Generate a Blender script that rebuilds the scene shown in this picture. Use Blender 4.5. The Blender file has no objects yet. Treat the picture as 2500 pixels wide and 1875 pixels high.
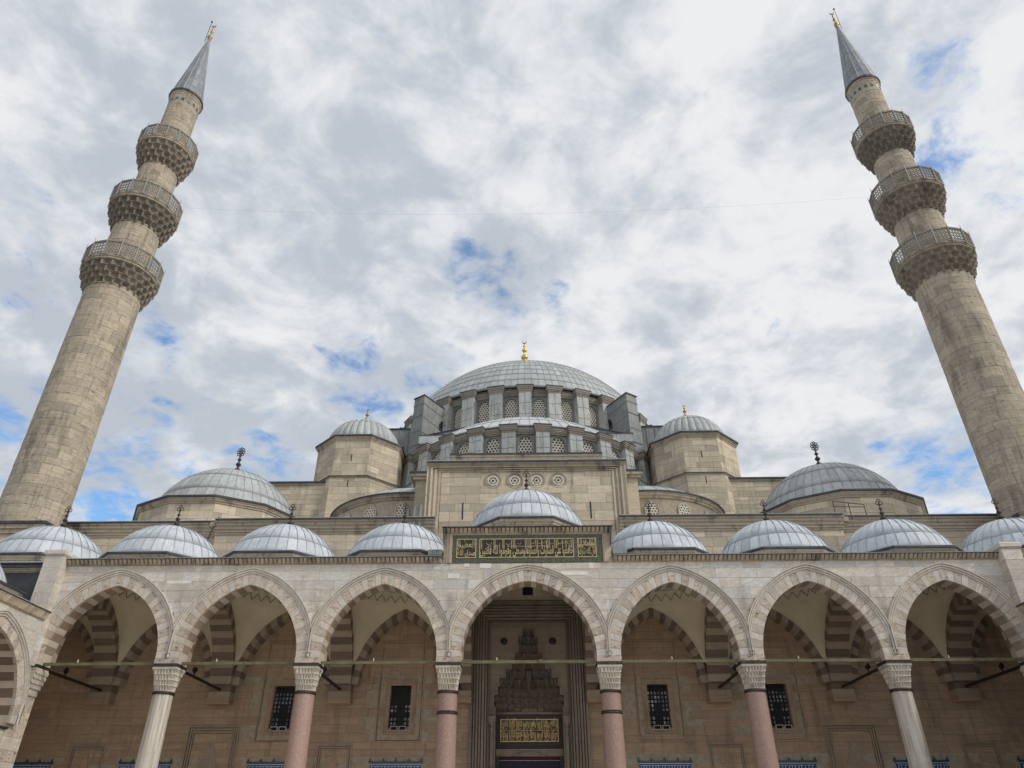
import bpy, math, random
from math import pi, sin, cos, sqrt, radians, atan2
from mathutils import Vector, Matrix
random.seed(7)
SC = bpy.context.scene
COL = SC.collection

# ------------------------------------------------------------------ camera
PITCH, YAW, ROLL = 0.5613, -0.0204, -0.0009
cam = bpy.data.cameras.new('camera'); co = bpy.data.objects.new('camera', cam); COL.objects.link(co)
fwd = Vector((sin(YAW)*cos(PITCH), cos(YAW)*cos(PITCH), sin(PITCH)))
rt = Vector((cos(YAW), -sin(YAW), 0)); up = rt.cross(fwd)
r2 = rt*cos(ROLL)+up*sin(ROLL); u2 = up*cos(ROLL)-rt*sin(ROLL)
m = Matrix((r2, u2, -fwd)).transposed().to_4x4(); m.translation = Vector((-0.0403, 0, 1.6))
co.matrix_world = m
cam.sensor_width = 36; cam.lens = 1772.13/2500*36; cam.clip_start = 0.1; cam.clip_end = 3000
SC.camera = co

# ------------------------------------------------------------------ node helpers
class NT:
    def __init__(s, tree): s.t = tree
    def n(s, typ, **kw):
        nd = s.t.nodes.new(typ)
        for k, v in kw.items():
            if k.startswith('_'): setattr(nd, k[1:], v)
        return nd
    def link(s, a, b): s.t.links.new(a, b)
    def put(s, sock, v):
        if hasattr(v, 'links') or isinstance(v, bpy.types.NodeSocket): s.link(v, sock)
        else: sock.default_value = v
    def math(s, op, a, b=0.0, c=None, clamp=False):
        nd = s.t.nodes.new('ShaderNodeMath'); nd.operation = op; nd.use_clamp = clamp
        s.put(nd.inputs[0], a); s.put(nd.inputs[1], b)
        if c is not None: s.put(nd.inputs[2], c)
        return nd.outputs[0]
    def vm(s, op, a, b=(0, 0, 0)):
        nd = s.t.nodes.new('ShaderNodeVectorMath'); nd.operation = op
        s.put(nd.inputs[0], a); s.put(nd.inputs[1], b)
        return nd.outputs[1] if op == 'DOT_PRODUCT' else nd.outputs[0]
    def noise(s, vec, scale, detail=4, rough=.5, w=None, dist=0):
        nd = s.t.nodes.new('ShaderNodeTexNoise'); nd.noise_dimensions = '4D' if w is not None else '3D'
        s.put(nd.inputs['Vector'], vec); nd.inputs['Scale'].default_value = scale
        nd.inputs['Detail'].default_value = detail; nd.inputs['Roughness'].default_value = rough
        nd.inputs['Distortion'].default_value = dist
        if w is not None: s.put(nd.inputs['W'], w)
        return nd.outputs[0]
    def ramp(s, v, a, b, lo=0.0, hi=1.0):
        nd = s.t.nodes.new('ShaderNodeMapRange'); nd.interpolation_type = 'SMOOTHSTEP'
        s.put(nd.inputs[0], v); nd.inputs[1].default_value = a; nd.inputs[2].default_value = b
        nd.inputs[3].default_value = lo; nd.inputs[4].default_value = hi
        return nd.outputs[0]
    def mix(s, f, a, b, blend='MIX'):
        nd = s.t.nodes.new('ShaderNodeMix'); nd.data_type = 'RGBA'; nd.blend_type = blend
        s.put(nd.inputs[0], f)
        s.put(nd.inputs[6], a if not isinstance(a, tuple) else (*a[:3], 1))
        s.put(nd.inputs[7], b if not isinstance(b, tuple) else (*b[:3], 1))
        return nd.outputs[2]

# ------------------------------------------------------------------ sky, sun, exposure
SUN_DIR = Vector((0.74, -0.34, 0.66)).normalized()
elev = math.asin(SUN_DIR.z); azim = atan2(SUN_DIR.x, SUN_DIR.y)
w = bpy.data.worlds.new('World'); SC.world = w; w.use_nodes = True
wt = NT(w.node_tree); w.node_tree.nodes.clear()
sky = wt.n('ShaderNodeTexSky'); sky.sky_type = 'NISHITA'; sky.sun_disc = False
sky.sun_elevation = elev; sky.sun_rotation = azim; sky.air_density = 1.0; sky.dust_density = 0.6
tc = wt.n('ShaderNodeTexCoord'); D3 = wt.vm('NORMALIZE', tc.outputs['Generated'])
sep = wt.n('ShaderNodeSeparateXYZ'); wt.link(D3, sep.inputs[0])
den = wt.math('ADD', wt.math('MAXIMUM', sep.outputs[2], 0.0), 0.22)
cv = wt.n('ShaderNodeCombineXYZ')
wt.link(wt.math('DIVIDE', sep.outputs[0], den), cv.inputs[0]); wt.link(wt.math('DIVIDE', sep.outputs[1], den), cv.inputs[1])
P2 = cv.outputs[0]
n_big = wt.noise(P2, 1.3, 5, .55)
n_mid = wt.noise(P2, 6.5, 5, .6, dist=.35)
n_fine = wt.noise(P2, 15, 7, .66, dist=.3)
# openings of blue sky: (direction, radius in degrees, strength)
GAPS = [((1190, 650), 3.9, .95, 2.4), ((1200, 770), 3.0, .9, 2.6), ((1400, 765), 2.6, .7, 2.0), ((1050, 950), 4.0, .85, 2.6), ((880, 925), 3.4, .8, 1.6),
        ((422, 960), 1.8, .8, 1.2), ((345, 800), 3.2, .8, 2.2), ((40, 480), 2.6, .6, 1.6), ((10, 1010), 3.2, .9, 1.6), ((240, 1110), 3.6, .8, 1.2),
        ((350, 1110), 3.6, .85, 1.0), ((215, 1235), 4.4, 1.0, 1.2), ((640, 1140), 3.6, .8, 1.2), ((2262, 235), 3.4, .85, 2.6), ((2335, 405), 3.4, .95, 2.0),
        ((2290, 1120), 4.4, .9, 1.2), ((2290, 330), 2.6, .6, 1.4), ((2480, 520), 2.4, .5, 2.0), ((850, 1185), 2.6, .6, 1.0), ((1905, 830), 2.6, .45, 1.6), ((2200, 1190), 3.0, .7, 1), ((1330, 700), 2.4, .6, 1), ((2430, 420), 2.4, .6, 1), ((960, 900), 2.6, .7, 1), ((520, 1110), 2.4, .7, 1), ((90, 720), 2.6, .6, 1)]
gsum = None
warp = wt.n('ShaderNodeTexNoise'); warp.inputs['Scale'].default_value = 6.0; warp.inputs['Detail'].default_value = 5
wt.link(P2, warp.inputs['Vector'])
DW = wt.vm('ADD', D3, wt.vm('MULTIPLY', wt.vm('SUBTRACT', warp.outputs['Color'], (.5, .5, .5)), (.20, .20, .20)))
for (px, py), rad, st, asp in GAPS:
    v = (r2*((px-1250)/1772.) - u2*((py-937.5)/1772.) + fwd).normalized()
    d = wt.vm('SUBTRACT', DW, tuple(v))
    ln = wt.n('ShaderNodeVectorMath'); ln.operation = 'LENGTH'; wt.link(d, ln.inputs[0])
    g = wt.ramp(ln.outputs['Value'], radians(rad)*1.5, radians(rad)*.1, 0, st)
    gsum = g if gsum is None else wt.math('MAXIMUM', gsum, g)
gap = wt.math('ADD', gsum, wt.math('MULTIPLY', wt.math('SUBTRACT', n_fine, .5), 2.6))
gap = wt.math('ADD', gap, wt.math('MULTIPLY', wt.math('SUBTRACT', n_mid, .5), 1.4))
blue = wt.math('MULTIPLY', wt.ramp(gap, .28, 1.35, 0, .9), wt.ramp(gsum, .02, .3))
# cloud brightness: soft folds of white and lavender grey
fold = wt.math('ADD', wt.math('MULTIPLY', n_big, .48), wt.math('ADD', wt.math('MULTIPLY', n_mid, .60), wt.math('MULTIPLY', n_fine, .20)))
fold = wt.math('ADD', fold, wt.math('MULTIPLY', sep.outputs[0], .09))
ccol = wt.mix(wt.ramp(fold, .52, .74), (.54, .59, .665), (.90, .915, .93))
bg1 = wt.n('ShaderNodeBackground'); wt.link(wt.mix(1.0, sky.outputs[0], (.66, 1.05, 1.30), 'MULTIPLY'), bg1.inputs[0]); bg1.inputs[1].default_value = .12
bg2 = wt.n('ShaderNodeBackground'); wt.link(ccol, bg2.inputs[0]); bg2.inputs[1].default_value = .74
ms = wt.n('ShaderNodeMixShader'); wt.link(blue, ms.inputs[0]); wt.link(bg2.outputs[0], ms.inputs[1]); wt.link(bg1.outputs[0], ms.inputs[2])
wo = wt.n('ShaderNodeOutputWorld'); wt.link(ms.outputs[0], wo.inputs[0])

sl = bpy.data.lights.new('sun', 'SUN'); sl.energy = 1.5; sl.angle = radians(14); sl.color = (1, .95, .86)
so = bpy.data.objects.new('sun', sl); COL.objects.link(so); so.rotation_euler = SUN_DIR.to_track_quat('Z', 'Y').to_euler(); so.location = (30, -20, 60)
SC.view_settings.view_transform = 'Standard'; SC.view_settings.look = 'None'; SC.view_settings.exposure = 0.34; SC.view_settings.gamma = 1
SC.view_settings.use_curve_mapping = False
SC.render.engine = 'CYCLES'

# ------------------------------------------------------------------ materials
def newmat(name):
    mt = bpy.data.materials.new(name); mt.use_nodes = True; t = NT(mt.node_tree); mt.node_tree.nodes.clear()
    o = t.n('ShaderNodeOutputMaterial'); b = t.n('ShaderNodeBsdfPrincipled'); t.link(b.outputs[0], o.inputs[0])
    return mt, t, b
def rnd_node(t):
    at = t.n('ShaderNodeAttribute'); at.attribute_name = 'tint'
    oi = t.n('ShaderNodeObjectInfo')
    return t.math('FRACT', t.math('ADD', at.outputs['Fac'], oi.outputs['Random']))
def stone_x(t, pos, c):
    sp = t.n('ShaderNodeSeparateXYZ'); t.link(pos, sp.inputs[0])
    q = t.math('ABSOLUTE', t.math('SUBTRACT', t.math('FRACT', t.math('DIVIDE', t.math('ADD', t.math('SUBTRACT', t.math('ABSOLUTE', sp.outputs[0]), 3.68), 35.75), 6.5)), .5))
    nn = t.noise(t.vm('MULTIPLY', pos, (1.0, 1.0, .5)), 2.2, 6, .65)
    m_ = t.math('MULTIPLY', t.ramp(t.math('ADD', q, t.math('MULTIPLY', t.math('SUBTRACT', nn, .5), .16)), .085, .01), t.math('MULTIPLY', t.ramp(sp.outputs[2], 12.6, 11.2), t.ramp(nn, .38, .6)))
    return t.mix(t.math('MULTIPLY', m_, .55), c, (.20, .175, .155))
def stone(name, ca, cb, cd, var=.12, streak=(.9, .9, 7), samt=.8, pits=.5, stain=.35, rough=.85, bump=.25, veins=0, rotate=0):
    mt, t, b = newmat(name); rn = rnd_node(t)
    geo = t.n('ShaderNodeNewGeometry'); pos = geo.outputs['Position']
    W = t.math('MULTIPLY', rn, 40.0)
    p = pos
    if rotate:
        vr = t.n('ShaderNodeVectorRotate'); vr.rotation_type = 'Y_AXIS'; t.link(pos, vr.inputs[0])
        t.link(t.math('MULTIPLY', t.math('SUBTRACT', rn, .5), rotate), vr.inputs['Angle']); p = vr.outputs[0]
    ps = t.vm('MULTIPLY', p, streak)
    n1 = t.noise(ps, 1.0, 6, .62, W)
    c = t.mix(t.ramp(n1, .5-.22, .5+.22), ca, cb)
    rn2 = t.math('FRACT', t.math('MULTIPLY', rn, 7.31))
    # some blocks greyer, some warmer
    c = t.mix(t.math('MULTIPLY', t.ramp(rn2, .35, 1.0), samt), c, cd)
    br = t.math('ADD', 1-var, t.math('MULTIPLY', rn, 2*var))
    c = t.mix(1.0, c, t_comb(t, br), 'MULTIPLY')
    hgt = n1
    if veins:
        nv = t.noise(t.vm('MULTIPLY', p, (1.1, 1.1, 5.5)), 1.4, 7, .65, W, .8)
        vv = t.math('SUBTRACT', 1.0, t.math('MULTIPLY', t.math('ABSOLUTE', t.math('SUBTRACT', nv, .5)), 12.0), clamp=True)
        c = t.mix(t.math('MULTIPLY', vv, veins), c, (.33, .31, .30))
    if pits:
        n2 = t.noise(t.vm('MULTIPLY', pos, (1.2, 1.2, 5.0)), 3.2, 7, .7, W)
        pt = t.ramp(n2, .57, .68)
        c = t.mix(t.math('MULTIPLY', pt, pits), c, tuple(x*.45 for x in cd))
        hgt = t.math('SUBTRACT', n1, t.math('MULTIPLY', pt, 1.2))
    if stain:
        n3 = t.noise(t.vm('MULTIPLY', pos, (1.0, 1.0, .22)), .9, 5, .6)
        c = t.mix(t.math('MULTIPLY', t.ramp(n3, .52, .72), stain), c, (.11, .095, .085))
        n5 = t.noise(t.vm('MULTIPLY', pos, (4.5, 4.5, .35)), 1.0, 6, .65)
        c = t.mix(t.math('MULTIPLY', t.ramp(n5, .54, .70), stain*.8), c, (.12, .105, .09))
        n6 = t.noise(pos, 1.7, 7, .7)
        c = t.mix(t.math('MULTIPLY', t.ramp(n6, .56, .74), .30), c, tuple(min(1, x*1.35) for x in ca))
    if name == 'marble': c = stone_x(t, pos, c)
    t.link(c, b.inputs['Base Color']); b.inputs['Roughness'].default_value = rough
    bp = t.n('ShaderNodeBump'); bp.inputs['Strength'].default_value = bump; bp.inputs['Distance'].default_value = .04
    t.link(hgt, bp.inputs['Height']); t.link(bp.outputs[0], b.inputs['Normal'])
    return mt
def t_comb(t, v):
    c = t.n('ShaderNodeCombineColor'); [t.link(v, c.inputs[i]) for i in range(3)]; return c.outputs[0]
def simple(name, col, rough=.6, metal=0, col2=None, scale=8, bump=0, streak=(1, 1, 1), var=0):
    mt, t, b = newmat(name); geo = t.n('ShaderNodeNewGeometry')
    n1 = t.noise(t.vm('MULTIPLY', geo.outputs['Position'], streak), scale, 5, .6)
    c = t.mix(t.ramp(n1, .35, .65), col, col2 or tuple(x*.75 for x in col))
    if var:
        rn = rnd_node(t); c = t.mix(1.0, c, t_comb(t, t.math('ADD', 1-var, t.math('MULTIPLY', rn, 2*var))), 'MULTIPLY')
    t.link(c, b.inputs['Base Color']); b.inputs['Roughness'].default_value = rough; b.inputs['Metallic'].default_value = metal
    if bump:
        bp = t.n('ShaderNodeBump'); bp.inputs['Strength'].default_value = bump; bp.inputs['Distance'].default_value = .03
        t.link(n1, bp.inputs['Height']); t.link(bp.outputs[0], b.inputs['Normal'])
    return mt
def lead(name, ca, cb, rough=.5, var=.08, dirt=.25, metal=.25):
    mt, t, b = newmat(name); rn = rnd_node(t); geo = t.n('ShaderNodeNewGeometry'); pos = geo.outputs['Position']
    n1 = t.noise(pos, .8, 5, .6, t.math('MULTIPLY', rn, 9.0)); n2 = t.noise(t.vm('MULTIPLY', pos, (4, 4, .6)), 1.6, 5, .65)
    n4 = t.noise(pos, 9, 4, .6)
    c = t.mix(t.ramp(n1, .3, .7), ca, cb)
    c = t.mix(t.math('MULTIPLY', t.ramp(n2, .5, .72), dirt), c, tuple(x*.42 for x in ca))
    c = t.mix(t.math('MULTIPLY', t.ramp(n2, .46, .3), .35), c, tuple(min(1, x*1.4) for x in cb))
    c = t.mix(1.0, c, t_comb(t, t.math('ADD', 1-var, t.math('MULTIPLY', rn, 2*var))), 'MULTIPLY')
    t.link(c, b.inputs['Base Color']); b.inputs['Metallic'].default_value = metal
    t.link(t.ramp(n4, .3, .7, rough-.08, rough+.12), b.inputs['Roughness'])
    bp = t.n('ShaderNodeBump'); bp.inputs['Strength'].default_value = .45; bp.inputs['Distance'].default_value = .10
    t.link(t.math('ADD', n1, t.math('MULTIPLY', n4, .3)), bp.inputs['Height']); t.link(bp.outputs[0], b.inputs['Normal'])
    return mt
M = {}
M['limestone'] = stone('limestone', (.68, .585, .445), (.52, .445, .335), (.38, .335, .265), var=.13, samt=.7, pits=.65, stain=.40)
M['tower_stone'] = stone('tower_stone', (.56, .48, .365), (.40, .34, .26), (.31, .27, .215), var=.08, samt=.6, pits=1.0, stain=.65, bump=.7)
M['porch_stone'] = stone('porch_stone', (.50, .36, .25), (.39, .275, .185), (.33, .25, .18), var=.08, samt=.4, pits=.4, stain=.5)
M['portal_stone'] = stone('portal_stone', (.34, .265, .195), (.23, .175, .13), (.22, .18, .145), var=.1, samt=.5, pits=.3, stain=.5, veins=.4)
M['marble'] = stone('marble', (.74, .675, .585), (.60, .54, .46), (.64, .63, .61), var=.13, streak=(.5, .5, 4), samt=.8, pits=.06, stain=.22, rough=.6, bump=.08, veins=.42, rotate=1.0)
M['marble_smooth'] = stone('marble_smooth', (.70, .63, .54), (.58, .51, .43), (.60, .57, .53), var=.08, streak=(1.2, 1.2, 4), samt=.5, pits=.1, stain=.15, rough=.6, bump=.1, veins=.45, rotate=5.0)
M['rough_voussoir'] = stone('rough_voussoir', (.62, .535, .45), (.45, .375, .305), (.48, .42, .355), var=.12, streak=(5, 5, 5), samt=.5, pits=1.0, stain=.3, bump=1.0)
M['band_light'] = stone('band_light', (.44, .355, .275), (.36, .285, .215), (.35, .29, .23), var=.08, samt=.4, pits=.25, stain=.3)
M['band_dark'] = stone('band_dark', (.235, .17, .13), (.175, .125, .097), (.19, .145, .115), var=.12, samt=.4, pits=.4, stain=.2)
M['mortar'] = simple('mortar', (.46, .39, .30), .95, 0, (.36, .30, .23), 4, .2)
M['mortar_light'] = simple('mortar_light', (.50, .45, .38), .95, 0, (.42, .37, .31), 4, .2)
M['cornice'] = stone('cornice', (.58, .49, .37), (.45, .375, .28), (.26, .22, .175), var=.08, samt=.5, pits=.5, stain=.95)
M['plaster'] = simple('plaster', (.74, .655, .50), .9, 0, (.68, .60, .455), 1.2, .05)
M['lead'] = lead('lead', (.47, .51, .56), (.60, .635, .675), .66, .08, .34, 0)
M['lead_old'] = lead('lead_old', (.185, .195, .195), (.27, .28, .275), .6, .14, .55, 0)
M['lead_mid'] = lead('lead_mid', (.36, .385, .39), (.47, .495, .495), .6, .10, .45, 0)
M['lead_pale'] = lead('lead_pale', (.55, .57, .58), (.66, .68, .68), .55, .05, .2, 0)
M['lead_edge'] = simple('lead_edge', (.050, .047, .060), .6, .3, (.085, .085, .10), 3)
M['seam'] = simple('seam', (.27, .30, .33), .55, .3, (.36, .39, .42), 3)
M['seam_old'] = simple('seam_old', (.20, .22, .22), .55, .2, (.30, .32, .32), 3)
M['granite'] = simple('granite', (.44, .30, .255), .45, 0, (.30, .19, .16), 22, .1, (1, 1, 1), .08)
M['column_marble'] = stone('column_marble', (.72, .68, .62), (.40, .34, .28), (.50, .47, .44), var=.05, streak=(9, 9, .35), samt=.3, pits=0, stain=.85, rough=.4, bump=.05)
M['capital'] = stone('capital', (.66, .60, .52), (.50, .44, .37), (.42, .37, .31), var=.05, streak=(8, 8, 2), samt=.4, pits=.7, stain=.25, bump=.3)
M['bronze'] = simple('bronze', (.045, .035, .04), .5, .5, (.08, .06, .05), 6)
M['tie_iron'] = simple('tie_iron', (.17, .165, .085), .6, .1, (.12, .105, .06), 2.5)
M['black_iron'] = simple('black_iron', (.012, .011, .012), .5, .2, (.02, .018, .018), 5)
M['gold'] = simple('gold', (.95, .66, .20), .32, .85, (.75, .48, .12), 5)
M['old_gilt'] = simple('old_gilt', (.22, .20, .15), .4, .6, (.35, .30, .18), 4)
M['gilt_paint'] = simple('gilt_paint', (.66, .54, .28), .55, .1, (.46, .37, .18), 6)
M['verd'] = simple('verd', (.040, .048, .034), .4, 0, (.12, .125, .085), 14)
M['verd_dark'] = simple('verd_dark', (.014, .012, .010), .45, 0, (.035, .028, .022), 9)
M['glass_dark'] = simple('glass_dark', (.010, .011, .014), .5, 0, (.014, .016, .02), 3)
M['pane'] = simple('pane', (.50, .54, .60), .2, 0, (.12, .14, .18), 3, var=.6)  # pale colour stands in for the white sky reflected in the panes
M['hole'] = simple('hole', (.010, .009, .009), .9, 0, (.014, .012, .012), 3)
M['grille'] = simple('grille', (.74, .69, .60), .8, 0, (.62, .57, .49), 3)
M['grille_hole'] = simple('grille_hole', (.055, .050, .040), .35, 0, (.11, .10, .08), 6)
M['tile_blue'] = simple('tile_blue', (.012, .035, .17), .25, 0, (.02, .07, .23), 6)
M['tile_trim'] = simple('tile_trim', (.03, .05, .10), .3, 0, (.06, .13, .17), 12)
M['tile_white'] = simple('tile_white', (.62, .68, .74), .3)
M['turquoise'] = simple('turquoise', (.02, .10, .125), .3, 0, (.04, .07, .10), 9)
M['paving'] = stone('paving', (.66, .62, .55), (.56, .52, .46), (.52, .50, .46), var=.1, streak=(1, 1, 1), samt=.4, pits=.1, stain=.12, veins=.3)
M['cornice_grey'] = stone('cornice_grey', (.36, .325, .28), (.28, .25, .215), (.22, .20, .17), var=.1, samt=.5, pits=.4, stain=.6)
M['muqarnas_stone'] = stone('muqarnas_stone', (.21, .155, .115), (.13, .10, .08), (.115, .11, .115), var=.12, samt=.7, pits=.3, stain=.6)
M['dark_lead'] = lead('dark_lead', (.07, .072, .08), (.12, .125, .13), .55, .1, .5)
M['lead_cone'] = lead('lead_cone', (.20, .215, .235), (.28, .295, .315), .5, .14, .4)
M['corbel_stone'] = stone('corbel_stone', (.33, .28, .22), (.22, .19, .155), (.15, .135, .115), var=.1, samt=.6, pits=.8, stain=.7)
M['grille_stone'] = simple('grille_stone', (.33, .30, .255), .85, 0, (.24, .22, .19), 2)
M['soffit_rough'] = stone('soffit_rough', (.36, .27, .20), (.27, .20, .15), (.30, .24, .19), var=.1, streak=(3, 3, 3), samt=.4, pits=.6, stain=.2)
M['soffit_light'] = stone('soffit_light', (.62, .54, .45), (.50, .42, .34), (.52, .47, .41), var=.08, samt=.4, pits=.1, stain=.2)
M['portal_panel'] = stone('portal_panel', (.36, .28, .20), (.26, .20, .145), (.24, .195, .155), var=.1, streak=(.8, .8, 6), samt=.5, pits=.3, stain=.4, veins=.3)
M['lead_pier'] = lead('lead_pier', (.37, .39, .38), (.50, .515, .50), .6, .12, .6, 0)
M['gold_dull'] = simple('gold_dull', (.55, .36, .13), .45, .7, (.36, .24, .10), 5)
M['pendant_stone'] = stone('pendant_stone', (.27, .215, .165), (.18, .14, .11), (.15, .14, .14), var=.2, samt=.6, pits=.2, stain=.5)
M['gilt_bright'] = simple('gilt_bright', (.95, .72, .34), .45, .2, (.75, .55, .22), 6)
M['repair_marble'] = simple('repair_marble', (.78, .76, .73), .6, 0, (.68, .66, .63), 3)
M['earth'] = simple('earth', (.22, .20, .16), .95, 0, (.16, .15, .12), .2)
M['white_box'] = simple('white_box', (.62, .62, .58), .5)
M['red_cloth'] = simple('red_cloth', (.10, .012, .03), .8)
M['night_cloth'] = simple('night_cloth', (.010, .012, .035), .6)

# ------------------------------------------------------------------ mesh helpers
class MB:
    def __init__(s): s.v = []; s.f = []; s.t = []
    def add(s, vs, fs, tint=None):
        b = len(s.v); s.v += [tuple(x) for x in vs]; s.f += [tuple(i+b for i in f) for f in fs]
        tv = random.random() if tint is None else tint
        s.t += [tv]*len(fs); return s
    def box(s, x0, x1, y0, y1, z0, z1, tint=None):
        vs = [(x0, y0, z0), (x1, y0, z0), (x1, y1, z0), (x0, y1, z0), (x0, y0, z1), (x1, y0, z1), (x1, y1, z1), (x0, y1, z1)]
        return s.add(vs, [(0, 3, 2, 1), (4, 5, 6, 7), (0, 1, 5, 4), (1, 2, 6, 5), (2, 3, 7, 6), (3, 0, 4, 7)], tint)
    def loft(s, rings, closed=True, cap0=False, cap1=False, tint=0.5):
        n = len(rings[0]); vs = [p for r in rings for p in r]; fs = []
        for i in range(len(rings)-1):
            for j in range(n if closed else n-1):
                k = (j+1) % n; fs.append((i*n+j, i*n+k, (i+1)*n+k, (i+1)*n+j))
        if cap0: fs.append(tuple(range(n-1, -1, -1)))
        if cap1: fs.append(tuple((len(rings)-1)*n+j for j in range(n)))
        return s.add(vs, fs, tint)
    def lathe(s, prof, n=16, c=(0, 0), a0=0.0, cap0=False, cap1=False):
        return s.loft([[(c[0]+r*cos(a0+2*pi*j/n), c[1]+r*sin(a0+2*pi*j/n), z) for j in range(n)] for r, z in prof], True, cap0, cap1)
    def tube(s, pts, r, n=6, cap=True):
        pts = [Vector(p) for p in pts]; rings = []
        for i, p in enumerate(pts):
            d = (pts[min(i+1, len(pts)-1)]-pts[max(i-1, 0)]).normalized()
            a = d.cross(Vector((0, 0, 1)))
            if a.length < .05: a = d.cross(Vector((0, 1, 0)))
            a.normalize(); b = d.cross(a); rr = r[i] if isinstance(r, (list, tuple)) else r
            rings.append([p+a*rr*cos(2*pi*k/n)+b*rr*sin(2*pi*k/n) for k in range(n)])
        return s.loft(rings, True, cap, cap)
    def prism_y(s, poly, y0, y1, tint=None):      # polygon in xz (convex or fan-safe), extruded along y
        n = len(poly); vs = [(x, y0, z) for x, z in poly]+[(x, y1, z) for x, z in poly]
        fs = [tuple(range(n)), tuple(range(2*n-1, n-1, -1))]+[(j, n+j, n+(j+1) % n, (j+1) % n) for j in range(n)]
        return s.add(vs, fs, tint)
def mk(name, mb, mat, parent=None, label=None, cat=None, group=None, kind=None, smooth=False, loc=None, rz=0):
    me = bpy.data.meshes.new(name); me.from_pydata(mb.v, [], mb.f)
    at = me.attributes.new('tint', 'FLOAT', 'FACE'); at.data.foreach_set('value', mb.t)
    me.materials.append(M[mat])
    if smooth: me.polygons.foreach_set('use_smooth', [True]*len(me.polygons))
    me.update()
    return link(name, me, parent, label, cat, group, kind, loc, rz)
def link(name, me, parent=None, label=None, cat=None, group=None, kind=None, loc=None, rz=0):
    o = bpy.data.objects.new(name, me); COL.objects.link(o); o.parent = parent
    if loc: o.location = loc
    if rz: o.rotation_euler = (0, 0, rz)
    if label: o['label'] = label
    if cat: o['category'] = cat
    if group: o['group'] = group
    if kind: o['kind'] = kind
    return o
def thing(name, label, cat, loc=(0, 0, 0), group=None, rz=0): return link(name, None, None, label, cat, group, None, loc, rz)

# stones laid over a surface map f(u, v, n) -> xyz ; n is how far the face stands proud
def ashlar(parent, f, U0, U1, V0, V1, course, blen, mat, skip=None, maxp=300, ku=1, proud=(.0, .014), name='stone', jog=.5, prefer=None, gap=.0025, varh=.28):
    cells = []; v = V0
    while v < V1-1e-3:
        h = course*random.uniform(1-varh, 1+varh); v2 = min(V1, v+h)
        if V1-v2 < course*.4: v2 = V1
        u = U0-random.random()*blen*jog
        while u < U1:
            L = blen*random.uniform(.55, 1.5); a, b = max(u, U0), min(u+L, U1); u += L
            if b-a < .05: continue
            if skip and skip(a, b, v, v2): continue
            cells.append((a, b, v, v2))
        v = v2
    key = prefer or (lambda c: -((c[1]-c[0])*(c[3]-c[2])))
    cells.sort(key=key); rest = MB(); nrest = 0
    for i, (a, b, c, d) in enumerate(cells):
        mb = MB() if i < maxp else rest
        p = random.uniform(*proud); g = gap; ks = max(1, ku if isinstance(ku, int) else int(math.ceil((b-a)/ku)))
        us = [a+g+(b-a-2*g)*k/ks for k in range(ks+1)]
        vs = []
        for (vv, nn, ins) in ((c+g, -.02, 0), (c+g+.006, p, .006), (d-g-.006, p, .006), (d-g, -.02, 0)):
            for k, uu in enumerate(us):
                q = uu+(ins if k == 0 else (-ins if k == ks else 0)); vs.append(f(q, vv, nn))
        n = ks+1; fs = [(r*n+k, r*n+k+1, (r+1)*n+k+1, (r+1)*n+k) for r in range(3) for k in range(ks)]
        fs += [(0, n, 2*n, 3*n), (3*n+ks, 2*n+ks, n+ks, ks)]
        mb.add(vs, fs)
        if i < maxp: mk(name, mb, mat, parent)
        else: nrest += 1
    if nrest: mk(name+'work', rest, mat, parent, kind='stuff')
def flat_y(y):  # wall facing -Y
    return lambda u, v, n: (u, y-n, v)
def poly_pts(cx, cy, ap, n, rot=0.0, s=None):
    R = ap/cos(pi/n); return [(cx+R*cos(rot+2*pi*(j+.5)/n), cy+R*sin(rot+2*pi*(j+.5)/n)) for j in range(n)]
def poly_loft(mb, cx, cy, prof, n, rot=0.0, cap1=False, cap0=False):
    return mb.loft([[(x, y, z) for x, y in poly_pts(cx, cy, ap, n, rot)] for ap, z in prof], True, cap0, cap1)

# pointed arch: half span a, rise h above the springing
class Arch:
    def __init__(s, a, h): s.a = a; s.e = max(0.0, (h*h-a*a)/(2*a)); s.R = a+s.e; s.h = h
    def p(s, t, r=0.0):
        R = s.R+r; th = (1-abs(t))*math.acos(min(1, s.e/R)); sg = -1 if t < 0 else 1
        return (sg*(R*cos(th)-s.e), R*sin(th))
    def top(s, x, r=0.0):
        R = s.R+r; q = R*R-(abs(x)+s.e)**2; return sqrt(q) if q > 0 else None

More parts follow.
